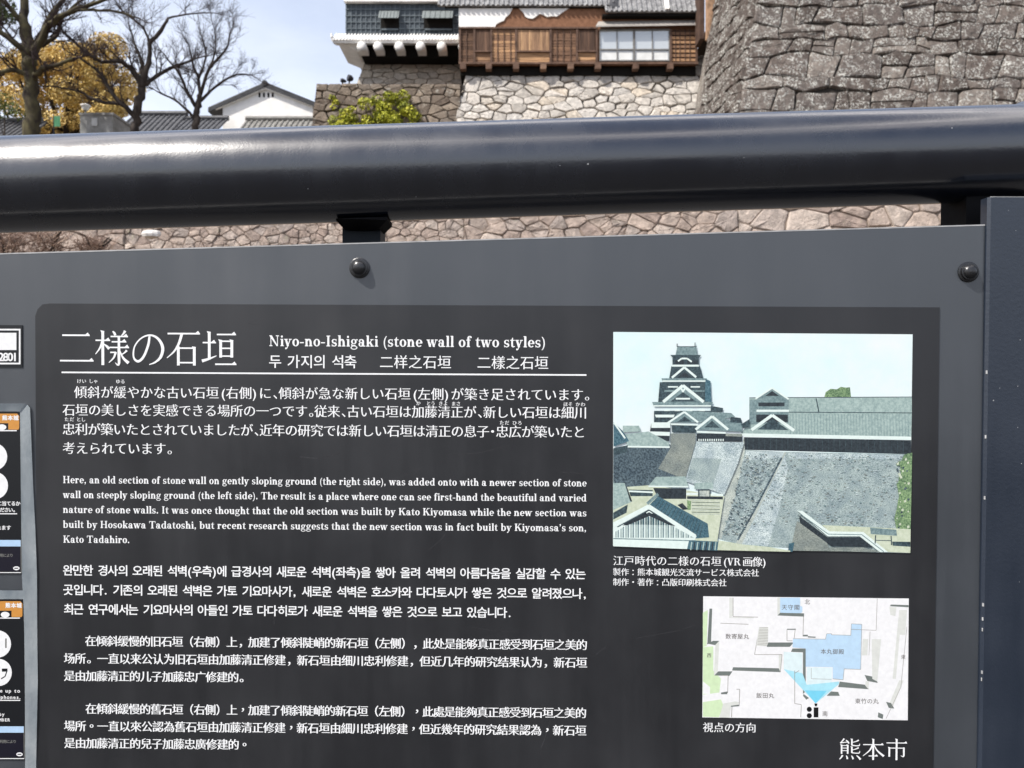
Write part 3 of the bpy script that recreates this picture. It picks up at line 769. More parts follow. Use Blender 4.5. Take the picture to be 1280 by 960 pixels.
def leafy(name, label, cat, base, clumps, mat, seed, size, dens, trunk_r, group=None):
    r = random.Random(seed); th = thing(name, base, label, cat, group)
    mb = MB()
    top = Vector(base) + Vector((0, 0, .1))
    cen = sum((Vector(c[0]) for c in clumps), Vector()) / len(clumps)
    mb.tube([Vector(base) + Vector((0, 0, -.4)), Vector(base).lerp(cen, .5), cen], [trunk_r, trunk_r * .7, trunk_r * .45], 8)
    for c, rd in clumps[::3]: mb.tube([Vector(base).lerp(cen, .55), Vector(base).lerp(Vector(c), .8), Vector(c)], [trunk_r * .4, trunk_r * .25, trunk_r * .1], 5)
    mb.build('trunk', m_bark, th, smooth=True)
    mb = MB()
    for c, rd in clumps:
        t0 = r.uniform(0, .55); leaves(mb, c, (rd, rd, rd * .75), int(dens * rd * rd), size, r, t0, t0 + .45)
    mb.build('crown', mat, th)
    return th
m_ochre = leaf_mat('ochre_leaves', [(.26, .20, .07), (.48, .34, .10), (.62, .44, .14), (.68, .52, .22)])
m_lime = leaf_mat('lime_leaves', [(.10, .12, .012), (.24, .26, .02), (.38, .38, .03), (.48, .46, .06)])
m_darkleaf = leaf_mat('evergreen_leaves', [(.02, .03, .012), (.04, .06, .02), (.08, .10, .03)])
r = random.Random(40); cl = []
for _ in range(80):
    a, q = r.uniform(0, 6.28), math.sqrt(r.random())
    px, py = 78 + 90 * q * math.cos(a), 104 + 70 * q * math.sin(a)
    if px > 118 and py < 52: continue
    c = W(px, py, 62 + r.uniform(-4, 4)); cl.append((c, r.uniform(.8, 1.5)))
leafy('broadleaf_tree', 'round ochre and orange leaved tree behind the bare trees at left', 'tree', (W(75, 165, 62).x, 62, 14.3), cl, m_ochre, 5, .12, 420, .5)
cl = [(W(px, py, 60), rd) for px, py, rd in ((3, 8, 1.0), (-15, 14, 1.3), (8, 22, .7), (-30, 2, 1.4), (-25, 30, 1.1))]
leafy('broadleaf_tree', 'grey green evergreen crown at the top left corner', 'tree', (W(-30, 165, 60).x, 60, 14.3), cl, m_darkleaf, 6, .14, 420, .35)
cl = [(W(px, py, 51), rd) for px, py, rd in ((6, 125, .6), (14, 135, .5), (22, 142, .5), (0, 140, .6), (-12, 130, .7))]
leafy('shrub', 'dark green shrub at the left edge beside the big bare trunk', 'shrub', (W(5, 160, 51).x, 51, 14.2), cl, leaf_mat('shrub_leaves', [(.04, .06, .015), (.12, .15, .03), (.2, .2, .05)]), 7, .1, 420, .08)
r = random.Random(41); cl = []
for _ in range(46):
    px = r.uniform(416, 522); top = float(np.interp(px, [413, 440, 452, 480, 500, 515, 525], [150, 128, 116, 115, 113, 128, 150])); py = r.uniform(top + 3, 165)
    cl.append((W(px, py, 49.3 + r.uniform(-.35, .3)), r.uniform(.28, .5)))
cl += [(W(416, 122, 49.6), .22), (W(420, 128, 49.6), .25), (W(417, 134, 49.6), .2), (W(430, 140, 49.5), .3)]
leafy('bush', 'bright yellow-green bush hanging over the low brown wall', 'bush', (W(470, 165, 49.0).x, 48.6, 15.0), cl, m_lime, 9, .10, 900, .06)

# dry brown shrubs on the bank, seen under the rail
m_dry = leaf_mat('dry_twigs', [(.09, .055, .04), (.20, .13, .10), (.34, .25, .19)])
def dry_shrub(px, py, Y, h, seed, label):
    r = random.Random(seed); b = W(px, py, Y); th = thing('dry_shrub', b, label, 'shrub'); mb = MB(); st = MB()
    for i in range(5):
        a = r.uniform(0, 6.28); p = [b + Vector((0, 0, -.5)), b + Vector((math.cos(a) * .25, math.sin(a) * .2, h * .4)), b + Vector((math.cos(a) * .7, math.sin(a) * .5, h * r.uniform(.7, 1)))]
        st.tube(p, [.05, .035, .015], 5)
    for i in range(260):
        a = r.uniform(0, 6.28); s = b + Vector((r.uniform(-.5, .5), r.uniform(-.4, .4), r.uniform(0, h * .6))); d = Vector((math.cos(a), math.sin(a), r.uniform(-.1, 1.3))).normalized()
        e = s + d * r.uniform(.3, .8); m = (s + e) / 2 + Vector((r.uniform(-.08, .08),) * 3)
        mb.tube([s, m, e], [.014, .011, .006], 3, 0, r.random(), False)
    st.build('stem', m_bark, th); mb.build('twigs', m_dry, th)
for i, (px, lab) in enumerate(((10, 'tangled dry brown shrub under the left end of the handrail'), (62, 'dry brown shrub with crossing stems, second from the left under the handrail'), (118, 'sparse dry shrub third from the left under the handrail, before pinkish stones'))):
    dry_shrub(px, 322, 30, 1.5 if i < 2 else .9, 50 + i, lab)
# pale stone lying on the bank
b = W(190, 293, 31.6)
mb = MB(); rr = random.Random(2); vs = []
for i in range(5):
    for j in range(10):
        th_ = math.pi * (i + .5) / 5; ph = 2 * math.pi * j / 10; q = rr.uniform(.85, 1.1)
        vs.append((b.x + .42 * q * math.sin(th_) * math.cos(ph), b.y + .3 * q * math.sin(th_) * math.sin(ph), b.z + .17 * q * math.cos(th_)))
mb.add(vs, [(i * 10 + j, i * 10 + (j + 1) % 10, (i + 1) * 10 + (j + 1) % 10, (i + 1) * 10 + j) for i in range(4) for j in range(10)] + [tuple(range(10)), tuple(range(49, 39, -1))])
tag(mb.build('boulder', two_tone('pale_boulder', (.5, .48, .45), (.62, .6, .57), 5)), 'single whitish stone protruding from the terrace wall below the handrail', 'boulder')

# ------------------------------------------------------------------ the sign's own frame (slightly turned and leaning)
_a, _t, _r = R(-0.5174), R(1.0315), R(0.2986)
SR = Matrix.Rotation(_a, 3, 'Z') @ Matrix.Rotation(_t, 3, 'X') @ Matrix.Rotation(_r, 3, 'Y')
SO = Vector((0, 0.72, CAMZ))
SU, SV, SN = SR.col[0].copy(), SR.col[2].copy(), -SR.col[1].copy()
PXM = 0.72 / F                               # metres on the sign per photo pixel
def loc(px, py, h=0.0):
    """photo place -> metres (u, v) on the sign face raised by h"""
    d = Vector(((px - 640) / F, 1, (480 - py) / F)); o = SO + SN * h - Vector((0, 0, CAMZ))
    q = d * (SN.dot(o) / SN.dot(d)) - o
    return q.dot(SU), q.dot(SV)
def at(u, v, h): return SO + SU * u + SV * v + SN * h
def S(px, py, h): u, v = loc(px, py, h); return at(u, v, h)

class Flat:
    """flat printed shapes on the sign face, stacked a hair apart"""
    def __init__(s, h): s.mb, s.h, s.k = MB(), h, 0
    def poly(s, pts, mi=0, step=True, tint=.5):
        if step: s.k += 1
        s.mb.add([at(u, v, s.h + s.k * 6e-7) for u, v in pts], [tuple(range(len(pts)))], mi, tint)
    def px(s, pts, mi=0, tint=.5): s.poly([loc(a, b, s.h) for a, b in pts], mi, True, tint)
    def rect(s, x0, y0, x1, y1, mi=0, tint=.5): s.px([(x0, y1), (x1, y1), (x1, y0), (x0, y0)], mi, tint)
    def line(s, pts, w, mi=0, tint=.5):
        for a, b in zip(pts, pts[1:]):
            d = Vector((b[0] - a[0], b[1] - a[1])); 
            if d.length < 1e-6: continue
            nn = Vector((-d.y, d.x)).normalized() * w / 2
            s.px([(a[0] + nn.x, a[1] + nn.y), (a[0] - nn.x, a[1] - nn.y), (b[0] - nn.x, b[1] - nn.y), (b[0] + nn.x, b[1] + nn.y)], mi, tint)
    def disc(s, cx, cy, rx, ry=None, mi=0, n=28):
        ry = ry or rx; s.px([(cx + rx * math.cos(2 * math.pi * i / n), cy - ry * math.sin(2 * math.pi * i / n)) for i in range(n)], mi)
    def build(s, name, mats, parent): return s.mb.build(name, mats, parent)

# ------------------------------------------------------------------ lettering: outlines of the built-in font, with thinner level strokes for the Ming style
_raw, _gl = {}, {}
def raw(ch):
    if ch not in _raw:
        c = bpy.data.curves.new('glyph', 'FONT'); c.body = ch; c.size = 1; c.resolution_u = 3
        o = bpy.data.objects.new('glyph', c); COL.objects.link(o)
        dg = bpy.context.evaluated_depsgraph_get(); ev = o.evaluated_get(dg); me = ev.to_mesh()
        V = np.array([(v.co.x, v.co.y) for v in me.vertices]).reshape(-1, 2); Fc = [tuple(p.vertices) for p in me.polygons]
        if Fc:
            q = Fc[0]; ar = sum(V[q[i]][0] * V[q[(i + 1) % len(q)]][1] - V[q[(i + 1) % len(q)]][0] * V[q[i]][1] for i in range(len(q)))
            if ar < 0: Fc = [f[::-1] for f in Fc]
        ev.to_mesh_clear(); bpy.data.objects.remove(o); bpy.data.curves.remove(c)
        _raw[ch] = (V, Fc)
    return _raw[ch]
def glyph(ch, gx=0.0, gy=0.0):
    """gx, gy: how much upright / level stroke edges move outwards (em)"""
    key = (ch, gx, gy)
    if key in _gl: return _gl[key]
    V, Fc = raw(ch)
    if not len(Fc) or (gx == 0 and gy == 0): _gl[key] = (V, Fc); return _gl[key]
    # weld equal points
    idx, mp_ = {}, []
    U = []
    for p in V:
        kq = (round(p[0], 5), round(p[1], 5))
        if kq not in idx: idx[kq] = len(U); U.append(p)
        mp_.append(idx[kq])
    U = np.array(U); Fw = [tuple(mp_[i] for i in f) for f in Fc]
    ed = {}
    for f in Fw:
        for i in range(len(f)):
            a, b = f[i], f[(i + 1) % len(f)]; ed[(a, b)] = 1
    nrm = {}
    for (a, b) in ed:
        if (b, a) in ed or a == b: continue
        d = U[b] - U[a]; L = np.hypot(*d)
        if L < 1e-9: continue
        nn = np.array([d[1], -d[0]]) / L
        for q in (a, b): nrm.setdefault(q, []).append((nn, L))
    out = U.copy()
    for q, ls in nrm.items():
        if len(ls) != 2:
            continue
        (n1, _), (n2, _) = ls
        d1, d2 = (gx * n[0] ** 2 + gy * n[1] ** 2 for n in (n1, n2))
        M = np.array([n1, n2]); det = n1[0] * n2[1] - n1[1] * n2[0]
        mv = np.linalg.solve(M, [d1, d2]) if abs(det) > .35 else (n1 + n2) / max(1e-6, np.dot(n1 + n2, n1 + n2)) * (d1 + d2)
        lim = 1.6 * max(abs(gx), abs(gy)); Lm = np.hypot(*mv)
        if Lm > lim: mv = mv * lim / Lm
        out[q] = U[q] + mv
    _gl[key] = (out, Fw); return _gl[key]

HALF = set('、。（）()・，,.：:')
def cjk(fl, txt, x0, y, x1, size, gx=0.006, gy=-0.016, half=0.5, wide=1.0, space=1.0, halfset=HALF, centred=False, mi=0):
    """one line: x0..x1 photo pixels (line is fitted between them), y the middle of the characters at x0"""
    hz = fl.h + fl.k * 6e-7 + 2e-6
    W_ = lambda c: (space if c in ' \u3000' else half if c in halfset else wide)
    u0, v0 = loc(x0, y, fl.h); u1, _ = loc(x1, y, fl.h)
    tot = sum(W_(c) for c in txt); pitch = (u1 - u0) / tot; s = size * PXM; u = u0
    for c in txt:
        w = W_(c) * pitch
        if c not in ' \u3000':
            V, Fc = glyph(c, gx, gy)
            if len(Fc):
                if c in '、。，': off = 0.06 * s
                elif c in '（(': off = w - (V[:, 0].max() + .04) * s
                elif c in '）)': off = (.04 - V[:, 0].min()) * s
                elif c in HALF: off = w / 2 - (V[:, 0].max() + V[:, 0].min()) / 2 * s
                else: off = w / 2 - (0.5 if ord(c) > 0x2e00 and not 0xac00 <= ord(c) <= 0xd7a3 else (V[:, 0].max() + V[:, 0].min()) / 2) * s
                dv = 0
                if centred and c in '。，': off = w / 2 - (V[:, 0].max() + V[:, 0].min()) / 2 * s; dv = (.38 - (V[:, 1].max() + V[:, 1].min()) / 2) * s
                fl.mb.add([at(u + off + p[0] * s, v0 - .38 * s + p[1] * s + dv, hz) for p in V], Fc, mi)
        u += w

# ---- bold book serif for the English text, drawn stroke by stroke (units of one em)
def serif_font():
    G = {}; st, hh = .138, .056
    def Rr(a, b, c, d): return [[(a, b), (c, b), (c, d), (a, d)]]
    def Ln(x0, y0, x1, y1, w): return [[(x0 - w / 2, y0), (x1 - w / 2, y1), (x1 + w / 2, y1), (x0 + w / 2, y0)]] if y1 > y0 else [[(x1 - w / 2, y1), (x0 - w / 2, y0), (x0 + w / 2, y0), (x1 + w / 2, y1)]][:1]
    def Bl(cx, cy, r): return [[(cx + r * math.cos(k * math.pi / 5), cy + r * math.sin(k * math.pi / 5)) for k in range(10)]]
    def Ar(cx, cy, rx, ry, tx, ty, a0=0, a1=360):
        n = max(4, int(abs(a1 - a0) / 15)); o = []
        for i in range(n):
            p, q = R(a0 + (a1 - a0) * i / n), R(a0 + (a1 - a0) * (i + 1) / n)
            o.append([(cx + rx * math.cos(p), cy + ry * math.sin(p)), (cx + rx * math.cos(q), cy + ry * math.sin(q)),
                      (cx + (rx - tx) * math.cos(q), cy + (ry - ty) * math.sin(q)), (cx + (rx - tx) * math.cos(p), cy + (ry - ty) * math.sin(p))])
        return o
    def stem(x, y0, y1, top=True, foot=True, ov=.045):
        o = Rr(x, y0, x + st, y1)
        if top: o += Rr(x - ov, y1 - hh, x + st * .5, y1)
        if foot: o += Rr(x - ov, y0, x + st + ov, y0 + hh)
        return o
    xh, cp, asc, ds = .475, .70, .72, -.2
    def hump(x0, x1): return Ar((x0 + x1) / 2, xh - .17, (x1 - x0) / 2, .18, st, .06, 0, 165)
    G['a'] = (.53, Ar(.225, .345, .185, .14, st, .05, 0, 150) + Bl(.105, .345, .058) + Rr(.292, .09, .41, .345) + Ar(.2, .14, .165, .15, .11, .045) + Rr(.292, 0, .41, .1) + Rr(.40, 0, .5, .06))
    G['b'] = (.58, stem(.075, 0, asc, True, False) + Ar(.315, .237, .215, .245, st, .05, -130, 130))
    G['c'] = (.49, Ar(.265, .237, .225, .245, st, .05, 48, 312) + Bl(.375, .355, .062))
    G['d'] = (.60, Ar(.265, .237, .225, .245, st, .05, 50, 310) + stem(.36, 0, asc, True, False) + Rr(.4, 0, .56, hh))
    G['e'] = (.50, Ar(.26, .237, .225, .245, st, .05, 0, 318) + Rr(.12, .215, .47, .265))
    G['f'] = (.37, stem(.1, 0, .6, False, True) + Ar(.265, .575, .165, .15, st, .05, 55, 180) + Bl(.345, .635, .058) + Rr(.02, .425, .32, xh))
    G['g'] = (.53, Ar(.24, .315, .19, .165, .115, .04) + Ar(.255, -.075, .235, .13, .075, .05) + Rr(.08, .03, .36, .1) + Ar(.15, .1, .09, .08, .06, .05, 90, 270) + Bl(.46, .435, .05) + Rr(.36, .40, .46, .445))
    G['h'] = (.58, stem(.075, 0, asc) + hump(.13, .475) + stem(.357, 0, .31, False, True))
    G['i'] = (.30, stem(.085, 0, xh) + Bl(.14, .625, .072))
    G['k'] = (.58, stem(.075, 0, asc) + Ln(.2, .17, .43, .45, .065) + Ln(.44, .03, .28, .30, .135) + Rr(.32, xh - hh, .53, xh) + Rr(.33, 0, .56, hh))
    G['l'] = (.30, stem(.085, 0, asc))
    G['m'] = (.88, stem(.075, 0, xh) + hump(.13, .46) + stem(.342, 0, .31, False, True) + hump(.40, .77) + stem(.652, 0, .31, False, True))
    G['n'] = (.59, stem(.075, 0, xh) + hump(.13, .475) + stem(.357, 0, .31, False, True))
    G['o'] = (.52, Ar(.26, .237, .23, .245, st, .05))
    G['p'] = (.58, stem(.075, ds, xh) + Ar(.315, .237, .215, .245, st, .05, -130, 130))
    G['r'] = (.46, stem(.075, 0, xh) + Ar(.285, .32, .15, .155, st, .06, 45, 170) + Bl(.365, .39, .066))
    G['s'] = (.44, Ar(.215, .345, .17, .135, .105, .05, 40, 265) + Ar(.22, .135, .18, .142, .105, .05, -150, 85) + Rr(.325, .33, .365, xh) + Rr(.05, 0, .09, .15) + [[(.09, .30), (.33, .2), (.30, .13), (.06, .25)]])
    G['t'] = (.37, [[(.095, .12), (.213, .12), (.213, .62), (.17, .62), (.095, .46)]] + Rr(.02, .425, .33, xh) + Ar(.235, .125, .14, .13, .118, .05, 180, 330))
    G['u'] = (.59, stem(.075, .15, xh, True, False) + Ar(.25, .17, .175, .178, st, .055, 180, 335) + stem(.36, 0, xh, True, False) + Rr(.42, 0, .54, hh))
    G['v'] = (.52, Ln(.26, 0, .11, .45, .14) + Ln(.26, 0, .41, .45, .055) + Rr(0, xh - hh, .24, xh) + Rr(.32, xh - hh, .52, xh))
    G['w'] = (.77, Ln(.24, 0, .11, .45, .135) + Ln(.24, 0, .36, .45, .055) + Ln(.5, 0, .38, .45, .135) + Ln(.5, 0, .65, .45, .055) + Rr(0, xh - hh, .23, xh) + Rr(.29, xh - hh, .48, xh) + Rr(.56, xh - hh, .76, xh))
    G['y'] = (.53, Ln(.26, 0, .11, .45, .14) + Ln(.18, -.15, .41, .45, .06) + Bl(.12, -.14, .062) + Rr(0, xh - hh, .24, xh) + Rr(.32, xh - hh, .52, xh))
    def cst(x, w=.135, ov=.06): return Rr(x, 0, x + w, cp) + Rr(x - ov, 0, x + w + ov, hh) + Rr(x - ov, cp - hh, x + w + ov, cp)
    G['H'] = (.78, cst(.1) + cst(.53) + Rr(.2, .33, .56, .38))
    G['I'] = (.38, cst(.12))
    G['T'] = (.70, Rr(.28, 0, .415, cp) + Rr(.2, 0, .495, hh) + Rr(.03, cp - hh, .665, cp) + Rr(.03, .5, .075, cp) + Rr(.62, .5, .665, cp))
    G['K'] = (.76, cst(.1) + Ln(.22, .27, .56, .68, .07) + Ln(.6, .03, .36, .42, .155) + Rr(.44, cp - hh, .7, cp) + Rr(.46, 0, .75, hh))
    G['N'] = (.76, Rr(.12, 0, .17, cp) + Rr(.57, 0, .62, cp) + [[(.03, cp), (.21, cp), (.62, 0), (.54, 0)]] + Rr(.04, 0, .25, hh) + Rr(.49, cp - hh, .7, cp))
    G['V'] = (.68, Ln(.34, 0, .14, .68, .16) + Ln(.34, 0, .54, .68, .055) + Rr(0, cp - hh, .28, cp) + Rr(.42, cp - hh, .66, cp))
    G['R'] = (.74, cst(.1) + Ar(.34, .515, .25, .185, .125, .05, -90, 90) + Rr(.2, cp - hh, .34, cp) + Rr(.2, .33, .34, .38) + Ln(.58, .03, .43, .35, .14) + Rr(.53, 0, .72, hh))
    G['('] = (.33, Ar(.42, .25, .34, .5, .085, .02, 118, 242)); G[')'] = (.33, Ar(-.09, .25, .34, .5, .085, .02, -62, 62))
    G[','] = (.27, Bl(.12, .065, .072) + [[(.19, .07), (.14, -.08), (.06, -.14), (.10, -.02)]]); G['.'] = (.27, Bl(.12, .065, .075))
    G["'"] = (.25, Bl(.12, .62, .068) + [[(.188, .62), (.13, .47), (.07, .43), (.10, .56)]]); G['-'] = (.34, Rr(.03, .20, .30, .27)); G[' '] = (.27, [])
    return G
SERIF = serif_font()
def latin(fl, txt, x0, yb, x1, em, just=True, mi=0):
    """baseline at photo (x0, yb); words spread until x1"""
    u0, v0 = loc(x0, yb, fl.h); u1, _ = loc(x1, yb, fl.h); s = em * PXM
    nat = sum(SERIF[c][0] for c in txt) * s; ns = txt.count(' ')
    sx = s
    if just:                                  # most of the fit by letter width, the rest by word gaps
        sx = s * min(1.3, max(.85, (u1 - u0) / nat)); extra = ((u1 - u0) - nat * sx / s) / max(1, ns)
    else: extra = 0
    u = u0
    for c in txt:
        w, P = SERIF[c]
        for k_, pl in enumerate(P):
            ar = sum(pl[i][0] * pl[(i + 1) % len(pl)][1] - pl[(i + 1) % len(pl)][0] * pl[i][1] for i in range(len(pl)))
            pl = pl if ar > 0 else pl[::-1]
            fl.mb.add([at(u + a * sx, v0 + b * s, fl.h + k_ * 4e-6) for a, b in pl], [tuple(range(len(pl)))], mi)
        u += w * sx + (extra if c == ' ' else 0)

# ---- brush drawn Ming characters for the two big titles (0..100 box)
def brush(pts, ws, n=6):
    P = [Vector(p) for p in pts]; out = []; w_ = []
    for i in range(len(P) - 1):
        p0, p1, p2, p3 = P[max(i - 1, 0)], P[i], P[i + 1], P[min(i + 2, len(P) - 1)]
        for k_ in range(n):
            q = k_ / n
            out.append(.5 * ((2 * p1) + (p2 - p0) * q + (2 * p0 - 5 * p1 + 4 * p2 - p3) * q * q + (3 * p1 - p0 - 3 * p2 + p3) * q ** 3)); w_.append(ws[i] * (1 - q) + ws[i + 1] * q)
    out.append(P[-1]); w_.append(ws[-1]); res = []; L, Rg = [], []
    for i, p in enumerate(out):
        d = (out[min(i + 1, len(out) - 1)] - out[max(i - 1, 0)]).normalized(); nn = Vector((-d.y, d.x)) * w_[i] / 2
        L.append(p + nn); Rg.append(p - nn)
    return [[tuple(Rg[i]), tuple(Rg[i + 1]), tuple(L[i + 1]), tuple(L[i])] for i in range(len(out) - 1)]
def Hs(x0, x1, y, w=4.2, tip=True):
    o = [[(x0, y - w / 2), (x1, y - w / 2), (x1, y + w / 2), (x0, y + w / 2)]]
    if tip: o.append([(x1 - 15, y), (x1 + 1, y - w / 2), (x1 - 5, y + 8)])
    return o
def Vs(x, y0, y1, w=8): return [[(x - w / 2, y1), (x + w / 2, y1), (x + w / 2, y0 - 1), (x - w / 2, y0 + 2)], [(x - w / 2 - 3, y0 + 2.5), (x - w / 2, y0 - 4), (x + w / 2, y0 - 2), (x + w / 2 + 1, y0)]]
BIG = {
 '二': Hs(9, 88, 85, 4.5) + Hs(2, 99, 13, 4.5),
 '様': Hs(2, 44, 71, 4) + Vs(23, 97, 1, 8) + brush([(22, 69), (15, 50), (2, 32)], [7, 5, 2]) + brush([(27, 60), (36, 53), (41, 46)], [3, 7, 6])
      + brush([(52, 97), (57, 91), (60, 85)], [3, 7, 6]) + brush([(88, 98), (83, 90), (77, 84)], [8, 5, 2]) + Hs(46, 96, 82, 4) + Hs(49, 91, 67, 4) + Hs(42, 99, 51, 4)
      + Vs(70, 82, 51, 7) + brush([(70, 51), (70, 25), (70, 6), (66, 2), (59, 8)], [8, 8, 7, 5, 1]) + Hs(45, 62, 37, 4, False) + brush([(61, 38), (55, 22), (41, 8)], [7, 5, 2])
      + brush([(93, 43), (86, 36), (76, 30)], [7, 4, 2]) + brush([(73, 42), (82, 22), (98, 7)], [2, 6, 9]),
 'の': brush([(55, 84), (51, 58), (38, 26), (22, 12), (9, 24), (12, 54), (32, 78), (58, 86), (80, 76), (93, 52), (88, 26), (72, 10), (54, 3)], [6, 7, 7, 7, 5, 4, 4, 5, 7, 9, 8, 5, 2]),
 '石': Hs(4, 97, 91, 4.5) + brush([(45, 90), (36, 62), (22, 40), (2, 22)], [8, 7, 5, 2]) + Vs(35, 54, 1, 8) + Vs(81, 53, 1, 8) + Hs(35, 81, 50, 4.2, False) + Hs(35, 81, 9, 4.2, False),
 '垣': Hs(2, 40, 66, 4) + Vs(21, 96, 18, 8) + brush([(0, 14), (20, 20), (42, 29)], [9, 6, 2]) + Hs(43, 98, 89, 4.2) + Vs(54, 73, 24, 8) + Vs(86, 73, 24, 8)
      + Hs(54, 86, 70, 4, False) + Hs(54, 86, 50, 4, False) + Hs(54, 86, 28, 4, False) + Hs(38, 99, 5, 4.5),
 '熊': brush([(24, 99), (16, 88), (7, 79)], [7, 5, 3]) + brush([(6, 79), (22, 81), (40, 84)], [5, 4, 3]) + brush([(32, 93), (39, 86), (45, 77)], [3, 7, 7]) + Vs(13, 70, 28, 7) + Vs(40, 70, 28, 7)
      + Hs(13, 40, 67, 3.6, False) + Hs(13, 40, 55, 3.4, False) + Hs(13, 40, 43, 3.4, False) + Vs(58, 98, 68, 7) + brush([(59, 82), (74, 86), (88, 93)], [3, 4, 7]) + brush([(58, 69), (74, 67), (90, 68), (92, 77)], [5, 4.5, 5, 2])
      + Vs(58, 62, 33, 7) + brush([(59, 47), (74, 51), (88, 58)], [3, 4, 7]) + brush([(58, 34), (74, 32), (90, 33), (93, 43)], [5, 4.5, 5, 2])
      + brush([(17, 22), (10, 10), (3, 3)], [8, 6, 3]) + brush([(33, 21), (37, 12), (38, 4)], [3, 7, 7]) + brush([(56, 21), (61, 12), (64, 4)], [3, 7, 7]) + brush([(78, 22), (88, 13), (96, 3)], [3, 7, 9]),
 '本': Hs(5, 95, 72, 4.2) + Vs(50, 98, 0, 8) + brush([(47, 71), (34, 45), (4, 18)], [8, 6, 2]) + brush([(53, 71), (68, 44), (97, 18)], [3, 6, 10]) + Hs(30, 70, 19, 4.2),
 '市': Vs(50, 99, 82, 8) + Hs(5, 96, 81, 4.2) + Vs(50, 80, 0, 8) + Vs(18, 60, 16, 7.5) + brush([(82, 60), (82, 40), (82, 22), (78, 17), (68, 22)], [7.5, 7.5, 7, 5, 1]) + Hs(18, 82, 57, 4, False),
}
def big(fl, txt, x0, y0, x1, y1, fat=1.0):
    u0, va = loc(x0, y0, fl.h); u1, _ = loc(x1, y0, fl.h); _, vb = loc(x0, y1, fl.h); p = (u1 - u0) / len(txt); hgt = va - vb
    for i, c in enumerate(txt):
        for k_, pl in enumerate(BIG[c]):
            ar = sum(pl[j][0] * pl[(j + 1) % len(pl)][1] - pl[(j + 1) % len(pl)][0] * pl[j][1] for j in range(len(pl)))
            pl = pl if ar > 0 else pl[::-1]
            fl.mb.add([at(u0 + p * (i + .015 + .0097 * a), vb + hgt * b / 100, fl.h + k_ * 4e-6) for a, b in pl], [tuple(range(len(pl)))], 0)

# ------------------------------------------------------------------ materials of the sign and rail
def painted(name, col, rough, spec, fs, bump, bdist, dirt=.25, coat=0.0):
    t = NT(name, rough, spec)
    n1 = t.noise(9, 6, .6); n2 = t.noise(26, 5, .62, (1, 1, .09)); n1 = t.mix(.5, n1, n2); c = t.mix(t.ramp(n1, [(.42, (0, 0, 0)), (.66, (dirt,) * 3)]), col, tuple(min(1, q * 1.6 + .012) for q in col))
    t.base(c); t.roughness(t.ramp(n1, [(.36, (0, 0, 0)), (.66, (1, 1, 1))]), rough - .07, rough + .12); t.bump(t.noise(fs, 3, .6), bump, bdist)
    t.b.inputs['Coat Weight'].default_value = coat; t.b.inputs['Coat Roughness'].default_value = .12
    return t.m
m_panel = painted('grey_panel_paint', (.033, .038, .045), .38, 1.0, 900, .06, .0006, .3)
m_plate = painted('charcoal_print_film', (.0125, .013, .015), .40, .6, 700, .05, .0005, .35)
m_rail = painted('navy_black_rail_paint', (.003, .005, .011), .23, 1.0, 420, .18, .0007, .3, .5)
m_postp = painted('dark_blue_post_paint', (.011, .017, .029), .36, .7, 330, .22, .0008, .3)
m_brk = painted('dark_navy_bracket', (.006, .011, .018), .6, .3, 300, .1, .001, .2)
m_core = painted('shade_black_steel', (.004, .004, .005), .75, .15, 300, .1, .001, .1)  # near black, puts the shade under the rail into core and saddle
m_bolt = painted('black_bolt', (.012, .012, .013), .3, .6, 500, .2, .001, .3)
m_white = two_tone('white_lettering', (.72, .73, .73), (.79, .79, .79), 60, .55, .3)
m_worn = two_tone('bare_metal_edge', (.22, .225, .23), (.42, .42, .42), 300, .4, .6)
m_scr = two_tone('scratch', (.026, .026, .028), (.048, .048, .052), 200, .6, .3)

# ------------------------------------------------------------------ guard railing
rail = thing('guard_railing', (0, .755, 0), 'navy black tubular steel railing carrying the grey sign panel', 'railing')
YR = .757
def Rp(px, py, Y=YR): return W(px, py, Y)
mb = MB(); pts, rs = [], []
rad = .0445
for i in range(61):
    px = -900 + i * (1700 + 900) / 60
    c = Rp(px, 231.5 - .0311 * px); pts.append(c); rs.append(rad)
mb.tube(pts, rs, 72); rail_mb = mb
sl = math.atan(.0311)
def slab(name, x0, x1, ytop, ybot, Y0, Y1, mat, parent=rail, bev=.0015, follow=True):
    """upright bar in the sign's frame between photo columns x0..x1"""
    mb = MB()
    ua, _ = loc(x0, (ytop + ybot) / 2); ub, _ = loc(x1, (ytop + ybot) / 2); _, vt = loc(x0, ytop); _, vb = loc(x0, ybot)
    pr = [(ua + bev, Y0), (ub - bev, Y0), (ub, Y0 - bev), (ub, Y1), (ua, Y1), (ua, Y0 - bev)]
    mb.hull8([at(u, vb, h) for u, h in pr], [at(u, vt, h) for u, h in pr])
    return mb.build(name, mat, parent)
# right hand square post, standing a few millimetres proud of the panel, and its far twin
ub0 = loc(1232, 247.5)[0]; vt0 = loc(1232, 247.5)[1]
def front_only(u): return u > 0
def post(u0, u1, vtop, front):
    mb = MB(); b = .0022; d = .012
    lp_ = [(u0 + b, front), (u1 - b, front), (u1, front - b), (u1, front - d), (u0, front - d), (u0, front - b)]
    top = [at(u, vtop, h) for u, h in lp_]; low = []
    for u, h in lp_:
        p = at(u, vtop, h); q = at(u, vtop - 1.36, h); low.append(q)
    mb.hull8(low, top)
    mb2 = MB(); c0 = u0 - .0005 if front_only(u0) else u0 + .01
    lo_ = [(c0, -.030), (u0 + .062, -.030), (u0 + .062, -.075), (c0, -.075)]
    mb2.hull8([at(u, vtop - 1.36, h) for u, h in lo_], [at(u, vtop + .02, h) for u, h in lo_]); mb2.build('post_core', m_core, rail)
    return mb
